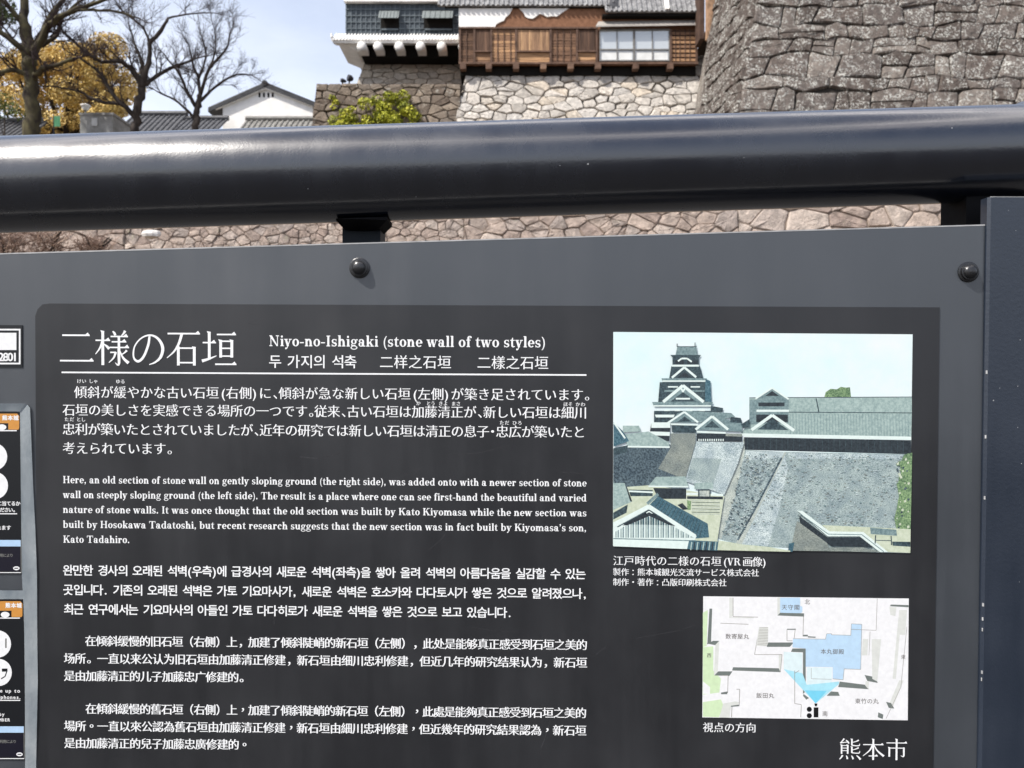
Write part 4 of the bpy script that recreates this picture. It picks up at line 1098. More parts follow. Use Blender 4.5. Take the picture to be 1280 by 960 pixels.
mb = post(ub0, ub0 + .075, vt0, .0045)      # paint worn off along the edges
ee = .0003
for v_ in np.arange(vt0 - .80, vt0, .0032):
    if rnd.random() < .04:
        w = rnd.uniform(-.0022, -.0008); mb.add([at(ub0 + .0004, v_, .0045 - .0008), at(ub0 + .0022 + w * .6, v_ , .00452), at(ub0 + .0022 + w * .6, v_ + .0031, .00452), at(ub0 + .0004, v_ + .0031, .0045 - .0008)], [(0, 1, 2, 3)], 1)
for i in range(9):
    u_, v_ = ub0 + rnd.uniform(.004, .04), vt0 - rnd.uniform(.004, .45)
    s_ = rnd.uniform(.0002, .0005); mb.add([at(u_ - s_, v_ - s_, .00453), at(u_ + s_, v_ - s_, .00453), at(u_ + s_ * .8, v_ + s_ * 1.6, .00453), at(u_ - s_, v_ + s_, .00453)], [(0, 1, 2, 3)], 1)
mb.add([at(ub0 + .002, vt0 - .0005, .00455), at(ub0 + .075, vt0 - .0005, .00455), at(ub0 + .075, vt0 + .0006, .003), at(ub0 + .002, vt0 + .0006, .003)], [(0, 1, 2, 3)], 1)
mb.build('post', [m_postp, m_worn], rail)
ul = loc(-820, 330)[0]; post(ul - .075, ul, vt0 + .0, .0045).build('post', m_postp, rail)
# saddle bracket between rail and panel
mb = MB(); br = [(428, 268), (428, 330), (475.5, 330), (475.5, 268)]
fr = [Rp(a, b, .772) for a, b in br]; mb.hull8(fr, [p + Vector((0, .03, 0)) for p in fr]); bk = mb.build('bracket', m_brk, rail)
mb = MB(); sp = [(420, 274), (420, 277), (429, 286.2), (440, 288.4), (464, 288.4), (474.5, 286), (484, 276), (484, 272)]
fr = [Rp(a, b - 1.0, .742 + max(0, b - 277) * .0022) for a, b in sp]; mb.hull8(fr[::-1], [p + Vector((0, .03, 0)) for p in fr[::-1]]); mb.build('saddle', m_core, bk)
mb = MB(); c = Rp(1268, 231.5 - .0311 * 1268)   # weld collar where the rail meets the post
d_ = (Rp(1300, 231.5 - .0311 * 1300) - c).normalized()
mb.lathe(c + d_ * .0, d_, [(rad, -.002), (rad + .0022, .002), (rad + .003, .008), (rad + .0028, .05), (rad, .056)], 64); mb.build('collar', m_rail, rail, smooth=True, autosmooth=40)
mb = MB()
for (px, py, s_) in ((735, 205, 1.6), (1072, 258, 1.2), (1085, 231, 1.5), (700, 207, .8), (930, 197, .7), (520, 246, .8), (385, 236, .9), (850, 262, .8), (1190, 160, 1)):
    # tiny paint chips on the front of the rail
    axis = Rp(px, 231.5 - .0311 * px); ray = W(px, py, 1.0) - Vector((0, 0, CAMZ)); o = Vector((0, 0, CAMZ)) - axis
    ray2 = Vector((0, ray.y, ray.z)); o2 = Vector((0, o.y, o.z)); A, Bq, Cq = ray2.dot(ray2), 2 * ray2.dot(o2), o2.dot(o2) - (rad + .00025) ** 2
    ds_ = Bq * Bq - 4 * A * Cq
    if ds_ <= 0: continue
    tt = (-Bq - math.sqrt(ds_)) / (2 * A); p = Vector((0, 0, CAMZ)) + ray * tt; q = s_ * .0005
    nn = Vector((0, (p - axis).y, (p - axis).z)).normalized(); tz = Vector((1, 0, 0)).cross(nn)
    rail_mb.add([p - Vector((q, 0, 0)) - tz * q * .6, p + Vector((q, 0, 0)) - tz * q, p + Vector((q * .7, 0, 0)) + tz * q, p - Vector((q * 1.2, 0, 0)) + tz * q * .5], [(0, 1, 2, 3)], 1)
rail_mb.build('top_rail', [m_rail, m_worn], rail, smooth=True, autosmooth=50)

# ------------------------------------------------------------------ information sign
sign = thing('information_sign', at(0, -.42, -.004), 'grey and charcoal information sign with white multilingual text, castle picture and small map', 'sign')
mb = MB(); ur = ub0 - .0002
cs_ = [loc(-880, 317 + .0293 * 880), loc(1230.5, 281)]
ulft = cs_[0][0]; vl, vr = cs_[0][1], cs_[1][1]
slope = (vr - vl) / (ur - ulft); drop = .62
lp_ = [(ulft, vl - drop), (ur, vr - drop), (ur, vr), (ulft, vl)]
mb.hull8([at(u, v, 0) for u, v in lp_], [at(u, v, -.003) for u, v in lp_]); mb.build('panel', m_panel, sign)
mb = MB(); fl = [(ulft, vl), (ur, vr)]     # folded top lip, paler than the panel
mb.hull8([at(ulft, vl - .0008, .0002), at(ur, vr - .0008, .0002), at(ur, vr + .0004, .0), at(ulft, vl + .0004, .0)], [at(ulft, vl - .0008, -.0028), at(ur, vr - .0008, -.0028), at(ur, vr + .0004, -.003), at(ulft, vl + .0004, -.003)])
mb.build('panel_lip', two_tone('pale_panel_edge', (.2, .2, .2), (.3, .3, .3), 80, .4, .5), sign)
HP = .0008
pl_ = [loc(44, 395, HP), loc(47, 386.5, HP), loc(53, 380.5, HP), loc(62, 379, HP), loc(1174, 384.5, HP)]
ubr = loc(1167, 960, HP); vbot = ubr[1] - .17; uR, uL = (pl_[-1][0] + ubr[0]) / 2, pl_[0][0]
corner = [pl_[0], pl_[1], pl_[2], pl_[3], (uR, pl_[-1][1]), (uR, vbot), (uL, vbot)]
vtop = (pl_[3][1] + pl_[4][1]) / 2
corner[3] = (corner[3][0], vtop); corner[4] = (uR, vtop)
mb = MB(); mb.hull8([at(u, v, HP) for u, v in corner[::-1]], [at(u, v, .0001) for u, v in corner[::-1]])
f = Flat(HP + .00004)
for pts, w in (([(488, 603), (500, 596), (517, 590), (528, 585)], .7), ([(375, 571), (395, 573), (412, 570), (427, 566)], .7), ([(640, 556), (600, 566), (560, 569)], .5), ([(700, 590), (730, 592)], .5),
               ([(310, 404), (318, 406), (326, 405.5)], .7), ([(535, 688), (551, 675), (557, 667)], .6), ([(676, 936), (682, 920), (688, 900)], .7), ([(745, 818), (757, 809)], .6), ([(590, 784), (620, 789), (650, 790)], .4),
               ([(795, 798), (850, 788), (872, 780)], .5), ([(342, 770), (343, 780)], .6), ([(1035, 702), (1040, 696)], .6), ([(46, 411), (56, 412.5)], .8), ([(520, 397), (524, 396)], .8), ([(200, 392), (203, 408)], .5)):
    f.line(pts, w)
for v_, f_, t_ in [(f.mb.v, f.mb.f, f.mb.t)]: mb.add(v_, f_, 1)
plate = mb.build('plate', [m_plate, m_scr], sign)
for (px, py) in ((449.5, 335), (1210, 340), (-300, 360)):
    u, v = loc(px, py); c = at(u, v, 0)
    mb = MB(); mb.lathe(c, SN, [(.0092, .0002), (.0092, .0011), (.0084, .0015), (.0066, .0016)], 28)
    mb.lathe(c + SN * .0012, SN, [(.0074, 0), (.0074, .0024), (.0062, .0026), (.0062, .003), (.0056, .0044), (.0040, .0056), (.0018, .0062), (.0003, .0063)], 20); mb.build('bolt', m_bolt, sign, smooth=True, autosmooth=35)

HT = HP + .00012
# title block
f = Flat(HT); big(f, '二様の石垣', 73.2, 412.3, 296.5, 456.5); f.build('title_lettering', m_white, plate)
f = Flat(HT); latin(f, 'Niyo-no-Ishigaki (stone wall of two styles)', 336, 432.6, 682.5, 19.2)
cjk(f, '두 가지의 석축', 336, 451.6, 446, 18, .008, .004, space=.45)
cjk(f, '二样之石垣', 474, 452.2, 564.5, 18, .004, -.004); cjk(f, '二樣之石垣', 596, 453.0, 686, 18, .004, -.004); f.build('subtitle_lettering', m_white, plate)
f = Flat(HT); u0, v0 = loc(77, 465.2, HT); u1, v1 = loc(733, 469, HT); v0 = (v0 + v1) / 2
f.poly([(u0, v0 - .0007), (u1, v0 - .0007), (u1, v0 + .0007), (u0, v0 + .0007)]); f.build('title_rule', m_white, plate)
# Japanese
f = Flat(HT); J = dict(size=16.6, gx=.010, gy=-.010)
cjk(f, '傾斜が緩やかな古い石垣(右側)に、傾斜が急な新しい石垣(左側)が築き足されています。', 92.5, 490, 738, **J)
cjk(f, '石垣の美しさを実感できる場所の一つです。従来、古い石垣は加藤清正が、新しい石垣は細川', 78, 512.2, 734, **J)
cjk(f, '忠利が築いたとされていましたが、近年の研究では新しい石垣は清正の息子・忠広が築いたと', 78, 536.2, 732, **J)
cjk(f, '考えられています。', 78, 560, 216, **J)
for tx, a, b, y in (('けい', 96, 108, 476.3), ('しゃ', 111, 122.5, 476.3), ('ゆる', 144.5, 156.5, 476.8), ('か', 520, 526, 504), ('とう', 533, 544, 504.2), ('きよ', 548, 560, 504.3), ('まさ', 564, 576, 504.5),
                    ('ほそ', 704, 716, 505.2), ('かわ', 719, 732, 505.3), ('ただ', 80, 93, 524), ('とし', 95.5, 107, 524.2), ('ただ', 624, 637, 528.3), ('ひろ', 640, 653, 528.5)):
    cjk(f, tx, a, y, b, 5.9, .012, 0)
f.build('japanese_text', m_white, plate)
# English
f = Flat(HT)
for tx, y, x1 in (('Here, an old section of stone wall on gently sloping ground (the right side), was added onto with a newer section of stone', 603.9, 733.5),
               ('wall on steeply sloping ground (the left side). The result is a place where one can see first-hand the beautiful and varied', 622.5, 733.5),
               ('nature of stone walls. It was once thought that the old section was built by Kato Kiyomasa while the new section was', 641.1, 733.5),
               ("built by Hosokawa Tadatoshi, but recent research suggests that the new section was in fact built by Kiyomasa's son,", 659.7, 733.5)):
    latin(f, tx, 78.5, y, x1, 12.9)
latin(f, 'Kato Tadahiro.', 78.8, 678.3, 162.5, 12.9); f.build('english_text', m_white, plate)
# Korean
f = Flat(HT); K = dict(size=14.8, gx=.016, gy=.012, space=.42, wide=.9, half=.42)
cjk(f, '완만한 경사의 오래된 석벽(우측)에 급경사의 새로운 석벽(좌측)을 쌓아 올려 석벽의 아름다움을 실감할 수 있는', 78.8, 712.6, 732, **K)
cjk(f, '곳입니다. 기존의 오래된 석벽은 가토 기요마사가, 새로운 석벽은 호소카와 다다토시가 쌓은 것으로 알려졌으나,', 79, 737, 734, **K)
cjk(f, '최근 연구에서는 기요마사의 아들인 가토 다다히로가 새로운 석벽을 쌓은 것으로 보고 있습니다.', 79.3, 761.3, 640, **K)
f.build('korean_text', m_white, plate)
# Chinese, simplified and traditional
C = dict(size=14.6, gx=.020, gy=-.004, half=1.0)
f = Flat(HT)
cjk(f, '在倾斜缓慢的旧石垣（右侧）上，加建了倾斜陡峭的新石垣（左侧），此处是能够真正感受到石垣之美的', 106.5, 801, 734, **C)
cjk(f, '场所。一直以来公认为旧石垣由加藤清正修建，新石垣由细川忠利修建，但近几年的研究结果认为，新石垣', 79.8, 822.8, 734, **C)
cjk(f, '是由加藤清正的儿子加藤忠广修建的。', 80, 844.6, 312, **C); f.build('simplified_chinese_text', m_white, plate)
f = Flat(HT)
cjk(f, '在傾斜緩慢的舊石垣（右側）上，加建了傾斜陡峭的新石垣（左側），此處是能夠真正感受到石垣之美的', 107, 885.7, 733, centred=True, **C)
cjk(f, '場所。一直以來公認為舊石垣由加藤清正修建，新石垣由細川忠利修建，但近幾年的研究結果認為，新石垣', 80, 907.2, 733, centred=True, **C)
cjk(f, '是由加藤清正的兒子加藤忠廣修建的。', 80.3, 928.6, 312.5, centred=True, **C); f.build('traditional_chinese_text', m_white, plate)
# captions
f = Flat(HT)
cjk(f, '江戸時代の二様の石垣(', 766, 700.6, 909, 13.4, .010, -.010); latin(f, 'VR', 909, 706.6, 926, 13, True); cjk(f, '画像)', 928.5, 702, 959, 13.4, .010, -.010)
cjk(f, '製作：熊本城観光交流サービス株式会社', 766, 714.7, 949, 10.2, .012, -.004, half=1.0); cjk(f, '制作・著作：凸版印刷株式会社', 766, 727.3, 908.5, 10.2, .012, -.004, half=1.0)
f.build('caption_lettering', m_white, plate)
f = Flat(HT); cjk(f, '視点の方向', 878.3, 909, 945.5, 13.4, .010, -.008); f.build('caption_lettering', m_white, plate)
f = Flat(HT); big(f, '熊本市', 1048, 923, 1135.5, 949.5); f.build('city_lettering', m_white, plate)

# ------------------------------------------------------------------ the printed castle picture
def printed(name, a, b=None, scale=700, lo=.35, hi=.65, stretch=None, detail=4):
    a = tuple(min(.72, q * .86) for q in lin(a)); t = NT(name, .38, .5)
    if b is None: t.base(t.ramp(t.noise(260, 3), [(.3, tuple(q * .94 for q in a)), (.7, tuple(min(.84, q * 1.04) for q in a))]))
    else:
        b = tuple(min(.72, q * .86) for q in lin(b)); 
        if scale >= 900: stretch = (1, 1, 2.2)
        c = t.ramp(t.noise(scale, detail, .65, stretch), [(lo, a), (hi, b)])
        if scale >= 600: c = t.mix(.8, c, t.ramp(t.noise(75, 4, .6), [(.36, (.72, .76, .8)), (.64, (1.18, 1.16, 1.12))]), 'MULTIPLY')
        t.base(c)
    return t.m
PM = [printed('print_sky', (214, 240, 236), (230, 246, 243), 14), printed('print_slate', (38, 52, 58), (78, 98, 104), 600), printed('print_roof', (96, 120, 124), (138, 160, 160), 500),
      printed('print_white', (222, 236, 230)), printed('print_stone', (96, 116, 118), (196, 211, 209), 1000, .31, .69), printed('print_palestone', (120, 140, 144), (222, 234, 233), 1000, .36, .62),
      printed('print_roofpale', (138, 160, 157), (172, 192, 186), 400), printed('print_dark', (30, 38, 44), (56, 66, 72), 500), printed('print_tree', (66, 98, 70), (150, 178, 130), 700),
      printed('print_ground', (188, 198, 172), (206, 214, 192), 300), printed('print_bluetile', (40, 78, 92), (92, 126, 138), 800), printed('print_shadestone', (36, 50, 60), (104, 122, 130), 600),
      printed('print_edge', (150, 160, 152), (206, 214, 206), 900), printed('print_brownstone', (104, 112, 108), (160, 168, 160), 900)]
SKY, SLATE, ROOF, WHT, STN, PST, RFP, DRK, TRE, GRD, BLT, SHD, EDG, BRS = range(14)
p = Flat(HT)
# everything is drawn inside the picture's own frame
PX0, PX1 = 766.3, 1140.5
p.px([(766.2, 682.2), (1137, 691.4), (1140.8, 417.9), (766.6, 414.9)], SKY)
Q = lambda pts: [(740 + a / ZS, 400 + b / ZS) for a, b in pts]
def dr(pts, mi): p.px(Q(pts)[::-1] if area(pts) > 0 else Q(pts), mi)
def area(P): return -sum(P[i][0] * P[(i + 1) % len(P)][1] - P[(i + 1) % len(P)][0] * P[i][1] for i in range(len(P))) * -1
def ln(pts, w, mi): p.line(Q(pts), w / ZS, mi)
# far right roofs and main hall
dr([(845, 280), (850, 262), (868, 250), (890, 252), (905, 243), (925, 246), (938, 244), (942, 280)], TRE)
dr([(572, 285), (1163, 282), (1163, 340), (572, 345)], RFP); dr([(572, 345), (1163, 338), (1161, 425), (540, 412), (575, 370)], RFP)
for i in range(40):
    x = 720 + i * 11; ln([(x, 342), (x + 2, 424)], 1.6, ROOF)
ln([(572, 283), (1163, 280)], 3, SLATE); ln([(715, 335), (1163, 338)], 3, SLATE); ln([(815, 285), (825, 335)], 4, SLATE)
dr([(540, 412), (1161, 424), (1161, 436), (555, 424)], WHT)
dr([(553, 426), (1160, 437), (1160, 488), (553, 472)], DRK)
for i in range(28):
    x = 565 + i * 21; ln([(x, 430 + (x - 553) * .018), (x, 470 + (x - 553) * .025)], 1.5, SLATE)
# small gabled tower on the hall
dr([(572, 290), (715, 290), (715, 375), (572, 380)], ROOF); dr([(605, 300), (700, 300), (700, 314), (605, 314)], DRK); dr([(595, 285), (655, 248), (712, 285), (700, 298), (605, 298)], ROOF); dr([(630, 276), (655, 258), (680, 276)], DRK)
ln([(595, 286), (655, 247), (715, 288)], 6, WHT); ln([(598, 330), (716, 330)], 8, WHT); dr([(597, 344), (712, 344), (712, 372), (597, 372)], DRK); ln([(580, 400), (655, 346), (735, 402)], 11, WHT); dr([(602, 398), (655, 360), (715, 400)], SLATE)
# great stone walls
dr([(553, 472), (700, 480), (530, 815), (455, 795), (520, 640)], STN); dr([(700, 480), (1160, 488), (1156, 846), (540, 822)], STN)
dr([(700, 488), (712, 540), (680, 690), (640, 822), (520, 822)], PST); dr([(697, 480), (706, 482), (545, 815), (522, 812), (612, 660)], EDG); ln([(690, 500), (602, 670), (530, 800)], 7, SHD)
dr([(552, 425), (556, 475), (520, 645), (470, 795), (455, 790), (480, 640), (532, 520)], EDG)
dr([(560, 476), (700, 482), (690, 500), (556, 510)], PST); dr([(712, 484), (1130, 490), (1130, 506), (720, 504)], PST)
r = random.Random(9)
for i in range(900):     # lit and shaded stones
    x, y = r.uniform(560, 1130), r.uniform(490, 745)
    if x < 700 - (y - 480) * .5 + 8: continue
    w, h = r.uniform(3, 9), r.uniform(1.5, 4); dr([(x, y), (x + w, y + r.uniform(-1, 1)), (x + w, y + h), (x, y + h)], r.choice([BRS, PST, PST, ROOF, PST, BRS, RFP]))
for i in range(380):
    y = r.uniform(485, 780); x = r.uniform(552 - (y - 480) * .28, 688 - (y - 480) * .5)
    w, h = r.uniform(3, 8), r.uniform(2, 5); dr([(x, y), (x + w, y), (x + w, y + h), (x, y + h)], r.choice([SHD, PST, ROOF, BRS, PST]))
# tree and ground at right
dr([(1163, 482), (1135, 488), (1118, 520), (1122, 560), (1108, 600), (1115, 640), (1106, 690), (1098, 720), (1105, 755), (1130, 772), (1157, 778)], TRE)
for i in range(60):
    x, y = r.uniform(1104, 1146), r.uniform(495, 765); s = r.uniform(3, 8); dr([(x, y), (x + s, y - s * .5), (x + s * 1.3, y + s * .6), (x + s * .3, y + s)], r.choice([TRE, GRD, SHD, TRE]))
dr([(835, 745), (1157, 760), (1156, 846), (1075, 843), (985, 770), (860, 768)], GRD)
dr([(745, 730), (850, 800), (860, 826), (985, 826), (1060, 843), (720, 838)], BRS)
dr([(746, 693), (765, 694), (862, 768), (985, 770), (1075, 843), (1045, 843), (972, 786), (856, 786)], WHT); dr([(752, 712), (856, 790), (975, 790), (1020, 826), (975, 824), (870, 822), (856, 812), (756, 738)], DRK)
ln([(755, 704), (858, 778), (980, 780), (1060, 842)], 3, ROOF); dr([(1010, 754), (1105, 762), (1108, 784), (1012, 778)], ROOF); ln([(1030, 782), (1028, 812)], 4, SLATE); ln([(1086, 784), (1088, 818)], 4, SLATE); ln([(1028, 800), (1088, 802)], 3, SLATE); dr([(715, 812), (735, 808), (728, 842), (712, 842)], BLT)
dr([(1090, 805), (1156, 806), (1156, 824), (1092, 820)], SLATE)
# keep: stacked storeys and gables
dr([(225, 330), (435, 330), (440, 372), (225, 372)], SLATE); dr([(310, 96), (378, 96), (384, 128), (303, 128)], ROOF); ln([(309, 98), (309, 86)], 3, SLATE); ln([(374, 98), (374, 82)], 3, SLATE); ln([(308, 97), (380, 97)], 3, SLATE)
dr([(284, 127), (396, 127), (388, 138), (294, 138)], SLATE); dr([(292, 138), (388, 138), (388, 168), (292, 168)], SLATE); dr([(300, 146), (335, 146), (335, 160), (300, 160)], DRK); dr([(345, 146), (384, 146), (384, 160), (345, 160)], DRK); ln([(312, 150), (325, 140), (345, 140), (362, 152)], 6, WHT)
dr([(288, 168), (392, 168), (404, 212), (280, 212)], SLATE); ln([(290, 166), (388, 166)], 7, WHT); dr([(252, 212), (418, 212), (410, 224), (256, 224)], ROOF); ln([(256, 222), (412, 222)], 5, WHT); ln([(290, 210), (335, 172), (378, 208)], 8, WHT); dr([(312, 208), (336, 188), (360, 208)], DRK)
dr([(246, 226), (424, 226), (432, 298), (240, 298)], SLATE); ln([(275, 243), (312, 243)], 5, WHT); ln([(358, 243), (392, 243)], 5, WHT); dr([(412, 214), (430, 222), (434, 298), (410, 296)], BLT); ln([(262, 258), (408, 258)], 6, ROOF)
dr([(218, 298), (440, 298), (434, 312), (224, 312)], ROOF); ln([(224, 312), (432, 312)], 5, WHT); dr([(262, 297), (330, 238), (400, 297)], ROOF); ln([(258, 298), (330, 238), (405, 298)], 11, WHT); dr([(285, 296), (330, 262), (378, 296)], SLATE); ln([(304, 286), (356, 286)], 6, WHT); ln([(325, 250), (330, 262), (336, 250)], 6, WHT)
for x in (262, 300, 345, 390): ln([(x, 328), (x + 20, 328)], 6, WHT)
dr([(228, 344), (300, 344), (296, 354), (232, 354)], WHT)
for i in range(5): dr([(232 + i * 14, 354), (240 + i * 14, 354), (240 + i * 14, 362), (232 + i * 14, 362)], DRK)
dr([(432, 312), (476, 320), (474, 334), (430, 334)], SLATE)
# roofs below the keep
dr([(285, 372), (310, 340), (340, 330), (505, 338), (520, 352), (400, 372)], ROOF); ln([(275, 374), (335, 334), (385, 372)], 7, WHT); dr([(310, 370), (336, 350), (362, 370)], SLATE); ln([(285, 378), (385, 380)], 5, WHT); dr([(290, 382), (380, 384), (378, 410), (290, 408)], SLATE)
dr([(375, 398), (435, 346), (545, 376), (545, 406), (495, 404)], ROOF); ln([(376, 398), (436, 350), (494, 398)], 9, WHT); dr([(408, 390), (436, 366), (464, 392)], SLATE); ln([(380, 406), (485, 410)], 6, WHT); dr([(380, 412), (545, 414), (545, 442), (380, 440)], DRK); dr([(485, 412), (545, 414), (545, 424), (485, 422)], BRS)
for i in range(12): dr([(386 + i * 8, 432), (390 + i * 8, 432), (390 + i * 8, 440), (386 + i * 8, 440)], WHT)
dr([(505, 352), (540, 356), (545, 375), (500, 372)], SLATE); dr([(540, 380), (572, 360), (572, 388), (548, 392)], SLATE)
# left roofs and shaded wall
dr([(77, 470), (280, 455), (375, 440), (340, 600), (77, 620)], SHD); dr([(285, 412), (376, 412), (376, 445), (338, 580), (240, 540), (285, 465)], BRS)
dr([(380, 442), (552, 445), (530, 520), (480, 635), (440, 620), (338, 585)], PST); dr([(365, 500), (470, 505), (440, 600), (345, 575)], STN)
dr([(215, 375), (285, 375), (280, 440), (205, 440)], DRK); ln([(215, 382), (284, 382)], 20, WHT); ln([(210, 412), (282, 414)], 14, WHT); dr([(120, 415), (205, 405), (280, 445), (280, 464), (128, 462)], RFP); ln([(128, 460), (282, 462)], 6, WHT); dr([(112, 384), (170, 384), (178, 405), (112, 408)], RFP); dr([(78, 372), (112, 404), (135, 440), (78, 460)], BLT); ln([(80, 374), (120, 430)], 6, WHT); dr([(78, 465), (130, 455), (128, 480), (78, 492)], SLATE)
# courtyard, gate, stairs and big roof in front
dr([(77, 610), (215, 600), (350, 620), (480, 640), (455, 800), (460, 835), (77, 820)], GRD); dr([(205, 602), (232, 570), (338, 568), (350, 604)], RFP); ln([(205, 604), (350, 606)], 5, WHT); dr([(222, 610), (342, 612), (342, 650), (240, 650)], DRK); dr([(372, 592), (440, 590), (440, 614), (372, 614)], RFP); dr([(385, 616), (430, 616), (430, 648), (385, 648)], SLATE); dr([(390, 620), (426, 620), (426, 642), (390, 642)], EDG); ln([(342, 632), (384, 632)], 8, WHT); ln([(432, 634), (476, 636)], 8, WHT); dr([(345, 640), (475, 642), (475, 652), (345, 650)], DRK); dr([(132, 616), (220, 618), (220, 640), (140, 640)], SLATE); ln([(134, 622), (222, 626)], 6, WHT)
for i in range(9): ln([(362, 656 + i * 6), (464, 658 + i * 6)], 2.2, SLATE if i % 2 else EDG)
dr([(77, 592), (118, 592), (145, 660), (77, 690)], RFP); dr([(118, 592), (128, 610), (146, 660), (138, 658)], DRK); dr([(77, 700), (130, 670), (125, 700), (77, 725)], SLATE)
dr([(310, 672), (328, 665), (350, 688), (330, 690)], DRK); dr([(345, 655), (360, 658), (358, 690), (346, 690)], TRE)
dr([(77, 745), (205, 675), (240, 640), (420, 740), (425, 790), (300, 800)], BLT)
for i in range(15): ln([(250 + i * 11, 652 + i * 6.2), (222 + i * 12, 690 + i * 7.2)], 2.2, SLATE)
dr([(77, 735), (205, 672), (240, 695), (380, 785), (372, 800), (77, 792)], WHT)
dr([(110, 742), (207, 690), (300, 746)], DRK); ln([(80, 742), (206, 676), (375, 786)], 13, WHT); ln([(92, 752), (206, 690), (300, 748)], 4, SLATE); ln([(200, 668), (240, 632)], 11, ROOF); dr([(196, 700), (207, 693), (220, 702), (207, 716)], WHT); p.disc(740 + 207 / ZS, 400 + 703 / ZS, 1.2, None, DRK, 10)
for i in range(64):
    x = 82 + i * 4.55; yt = min(784, 712 + abs(x - 207) * .42) if abs(x - 207) < 95 else min(786, 704 + abs(x - 207) * .53)
    ln([(x, yt), (x, 791)], 3.0, (WHT, ROOF, RFP, SLATE)[i % 4] if i % 4 != 3 else BLT)
dr([(110, 746), (207, 698), (300, 748), (284, 746), (207, 712), (128, 746)], DRK); ln([(80, 748), (206, 680), (375, 788)], 11, WHT)
dr([(77, 790), (380, 800), (345, 832), (77, 822)], WHT); ln([(77, 794), (378, 802)], 4, ROOF); dr([(352, 800), (458, 805), (455, 838), (345, 832)], BLT)
for i in range(9): ln([(362 + i * 11, 806), (358 + i * 11, 836)], 4.5, DRK if i % 2 else RFP)
dr([(460, 800), (545, 815), (640, 824), (720, 838), (720, 842), (455, 836)], GRD)
p.build('castle_picture', PM, plate)

# ------------------------------------------------------------------ the little map
MM = [printed('map_paper', (250, 248, 240)), printed('map_shade', (112, 120, 116)), printed('map_light', (216, 218, 212)), printed('map_blue', (186, 214, 240)), printed('map_green', (206, 228, 186)),
      printed('map_cyan', (120, 206, 232)), printed('map_line', (150, 146, 140)), printed('map_ink', (18, 18, 20)), printed('map_letter', (104, 98, 94)), printed('map_paleblue', (218, 234, 246)), printed('map_view', (168, 222, 240))]
f = Flat(HT)
f.px([(877.9, 896.7), (1134.7, 900.4), (1136, 748.1), (879, 745.3)], 0)
ZM = 2.9091
Qm = lambda pts: [(750 + a / ZM, 680 + b / ZM) for a, b in pts]
def dm(pts, mi):
    ar = sum(pts[i][0] * pts[(i + 1) % len(pts)][1] - pts[(i + 1) % len(pts)][0] * pts[i][1] for i in range(len(pts)))
    f.px(Qm(pts if ar < 0 else pts[::-1]), mi)
def lm(pts, w=2.0, mi=6): f.line(Qm(pts), w / ZM, mi)
dm([(374, 250), (392, 240), (388, 370), (374, 375)], 4); dm([(374, 375), (412, 372), (412, 460), (440, 490), (434, 540), (374, 548)], 4); dm([(374, 575), (440, 565), (450, 590), (432, 630), (374, 628)], 4)
dm([(375, 500), (400, 520), (400, 545), (375, 545)], 0)
dm([(398, 235), (408, 235), (404, 360), (390, 365)], 1); dm([(408, 235), (440, 235), (436, 292), (404, 350)], 0); dm([(388, 362), (412, 352), (434, 352), (420, 368)], 1); dm([(434, 352), (428, 470), (414, 478), (420, 366)], 2); dm([(416, 478), (430, 463), (482, 463), (470, 480)], 1)
dm([(484, 448), (656, 452), (656, 466), (480, 460)], 1); dm([(650, 402), (662, 402), (656, 466), (650, 452)], 2); lm([(438, 288), (540, 292)]); lm([(562, 402), (662, 402), (656, 466)]); lm([(562, 402), (572, 345)])
dm([(470, 195), (484, 195), (484, 262), (470, 268)], 2); lm([(484, 195), (484, 264), (575, 266)]); lm([(470, 268), (560, 268)], 3, 2)
dm([(578, 302), (612, 302), (610, 372), (568, 370)], 2)
for i in range(12): lm([(580 - i * .7, 304 + i * 5.6), (611, 304 + i * 5.8)], 1.4)
dm([(612, 358), (705, 358), (690, 374), (606, 374)], 1); dm([(680, 308), (712, 308), (712, 312), (680, 312)], 1); lm([(680, 310), (680, 352), (700, 352)]); lm([(710, 310), (706, 342)])
dm([(655, 195), (728, 195), (728, 225), (736, 228), (736, 248), (728, 252), (655, 250)], 3); dm([(645, 195), (655, 195), (655, 250), (645, 260)], 2); dm([(645, 260), (655, 250), (742, 252), (742, 264)], 1); lm([(740, 264), (738, 335)])
dm([(702, 344), (820, 346), (824, 326), (842, 326), (842, 330), (912, 332), (914, 290), (952, 292), (948, 456), (888, 454), (884, 494), (846, 490), (846, 448), (748, 446), (748, 380), (700, 376)], 3)
lm([(702, 344), (820, 346), (824, 326), (842, 326), (842, 330), (912, 332), (914, 290), (952, 292), (948, 456), (888, 454), (884, 494), (846, 490)], 1.6)
dm([(738, 330), (756, 330), (756, 336), (738, 336)], 1); dm([(756, 335), (784, 337), (784, 341), (756, 340)], 1)
dm([(700, 380), (748, 380), (744, 394), (694, 392)], 1); dm([(738, 390), (748, 382), (748, 536), (738, 545)], 1)
dm([(668, 392), (736, 396), (736, 470), (668, 455)], 9); dm([(752, 448), (844, 450), (842, 515), (752, 512)], 9); lm([(768, 450), (768, 490), (842, 492)], 1.4)
dm([(668, 455), (736, 470), (752, 512), (870, 500), (868, 510), (784, 580)], 10); dm([(745, 532), (825, 534), (784, 580)], 5)
dm([(824, 552), (840, 536), (866, 538), (872, 552)], 1); dm([(740, 545), (760, 560), (750, 566), (738, 552)], 1); lm([(724, 460), (708, 470), (708, 580), (732, 584), (730, 630)])
dm([(872, 500), (966, 512), (978, 528), (866, 520)], 1); dm([(962, 476), (1000, 484), (1010, 505), (972, 498)], 1); dm([(966, 498), (978, 500), (976, 528), (964, 514)], 2)
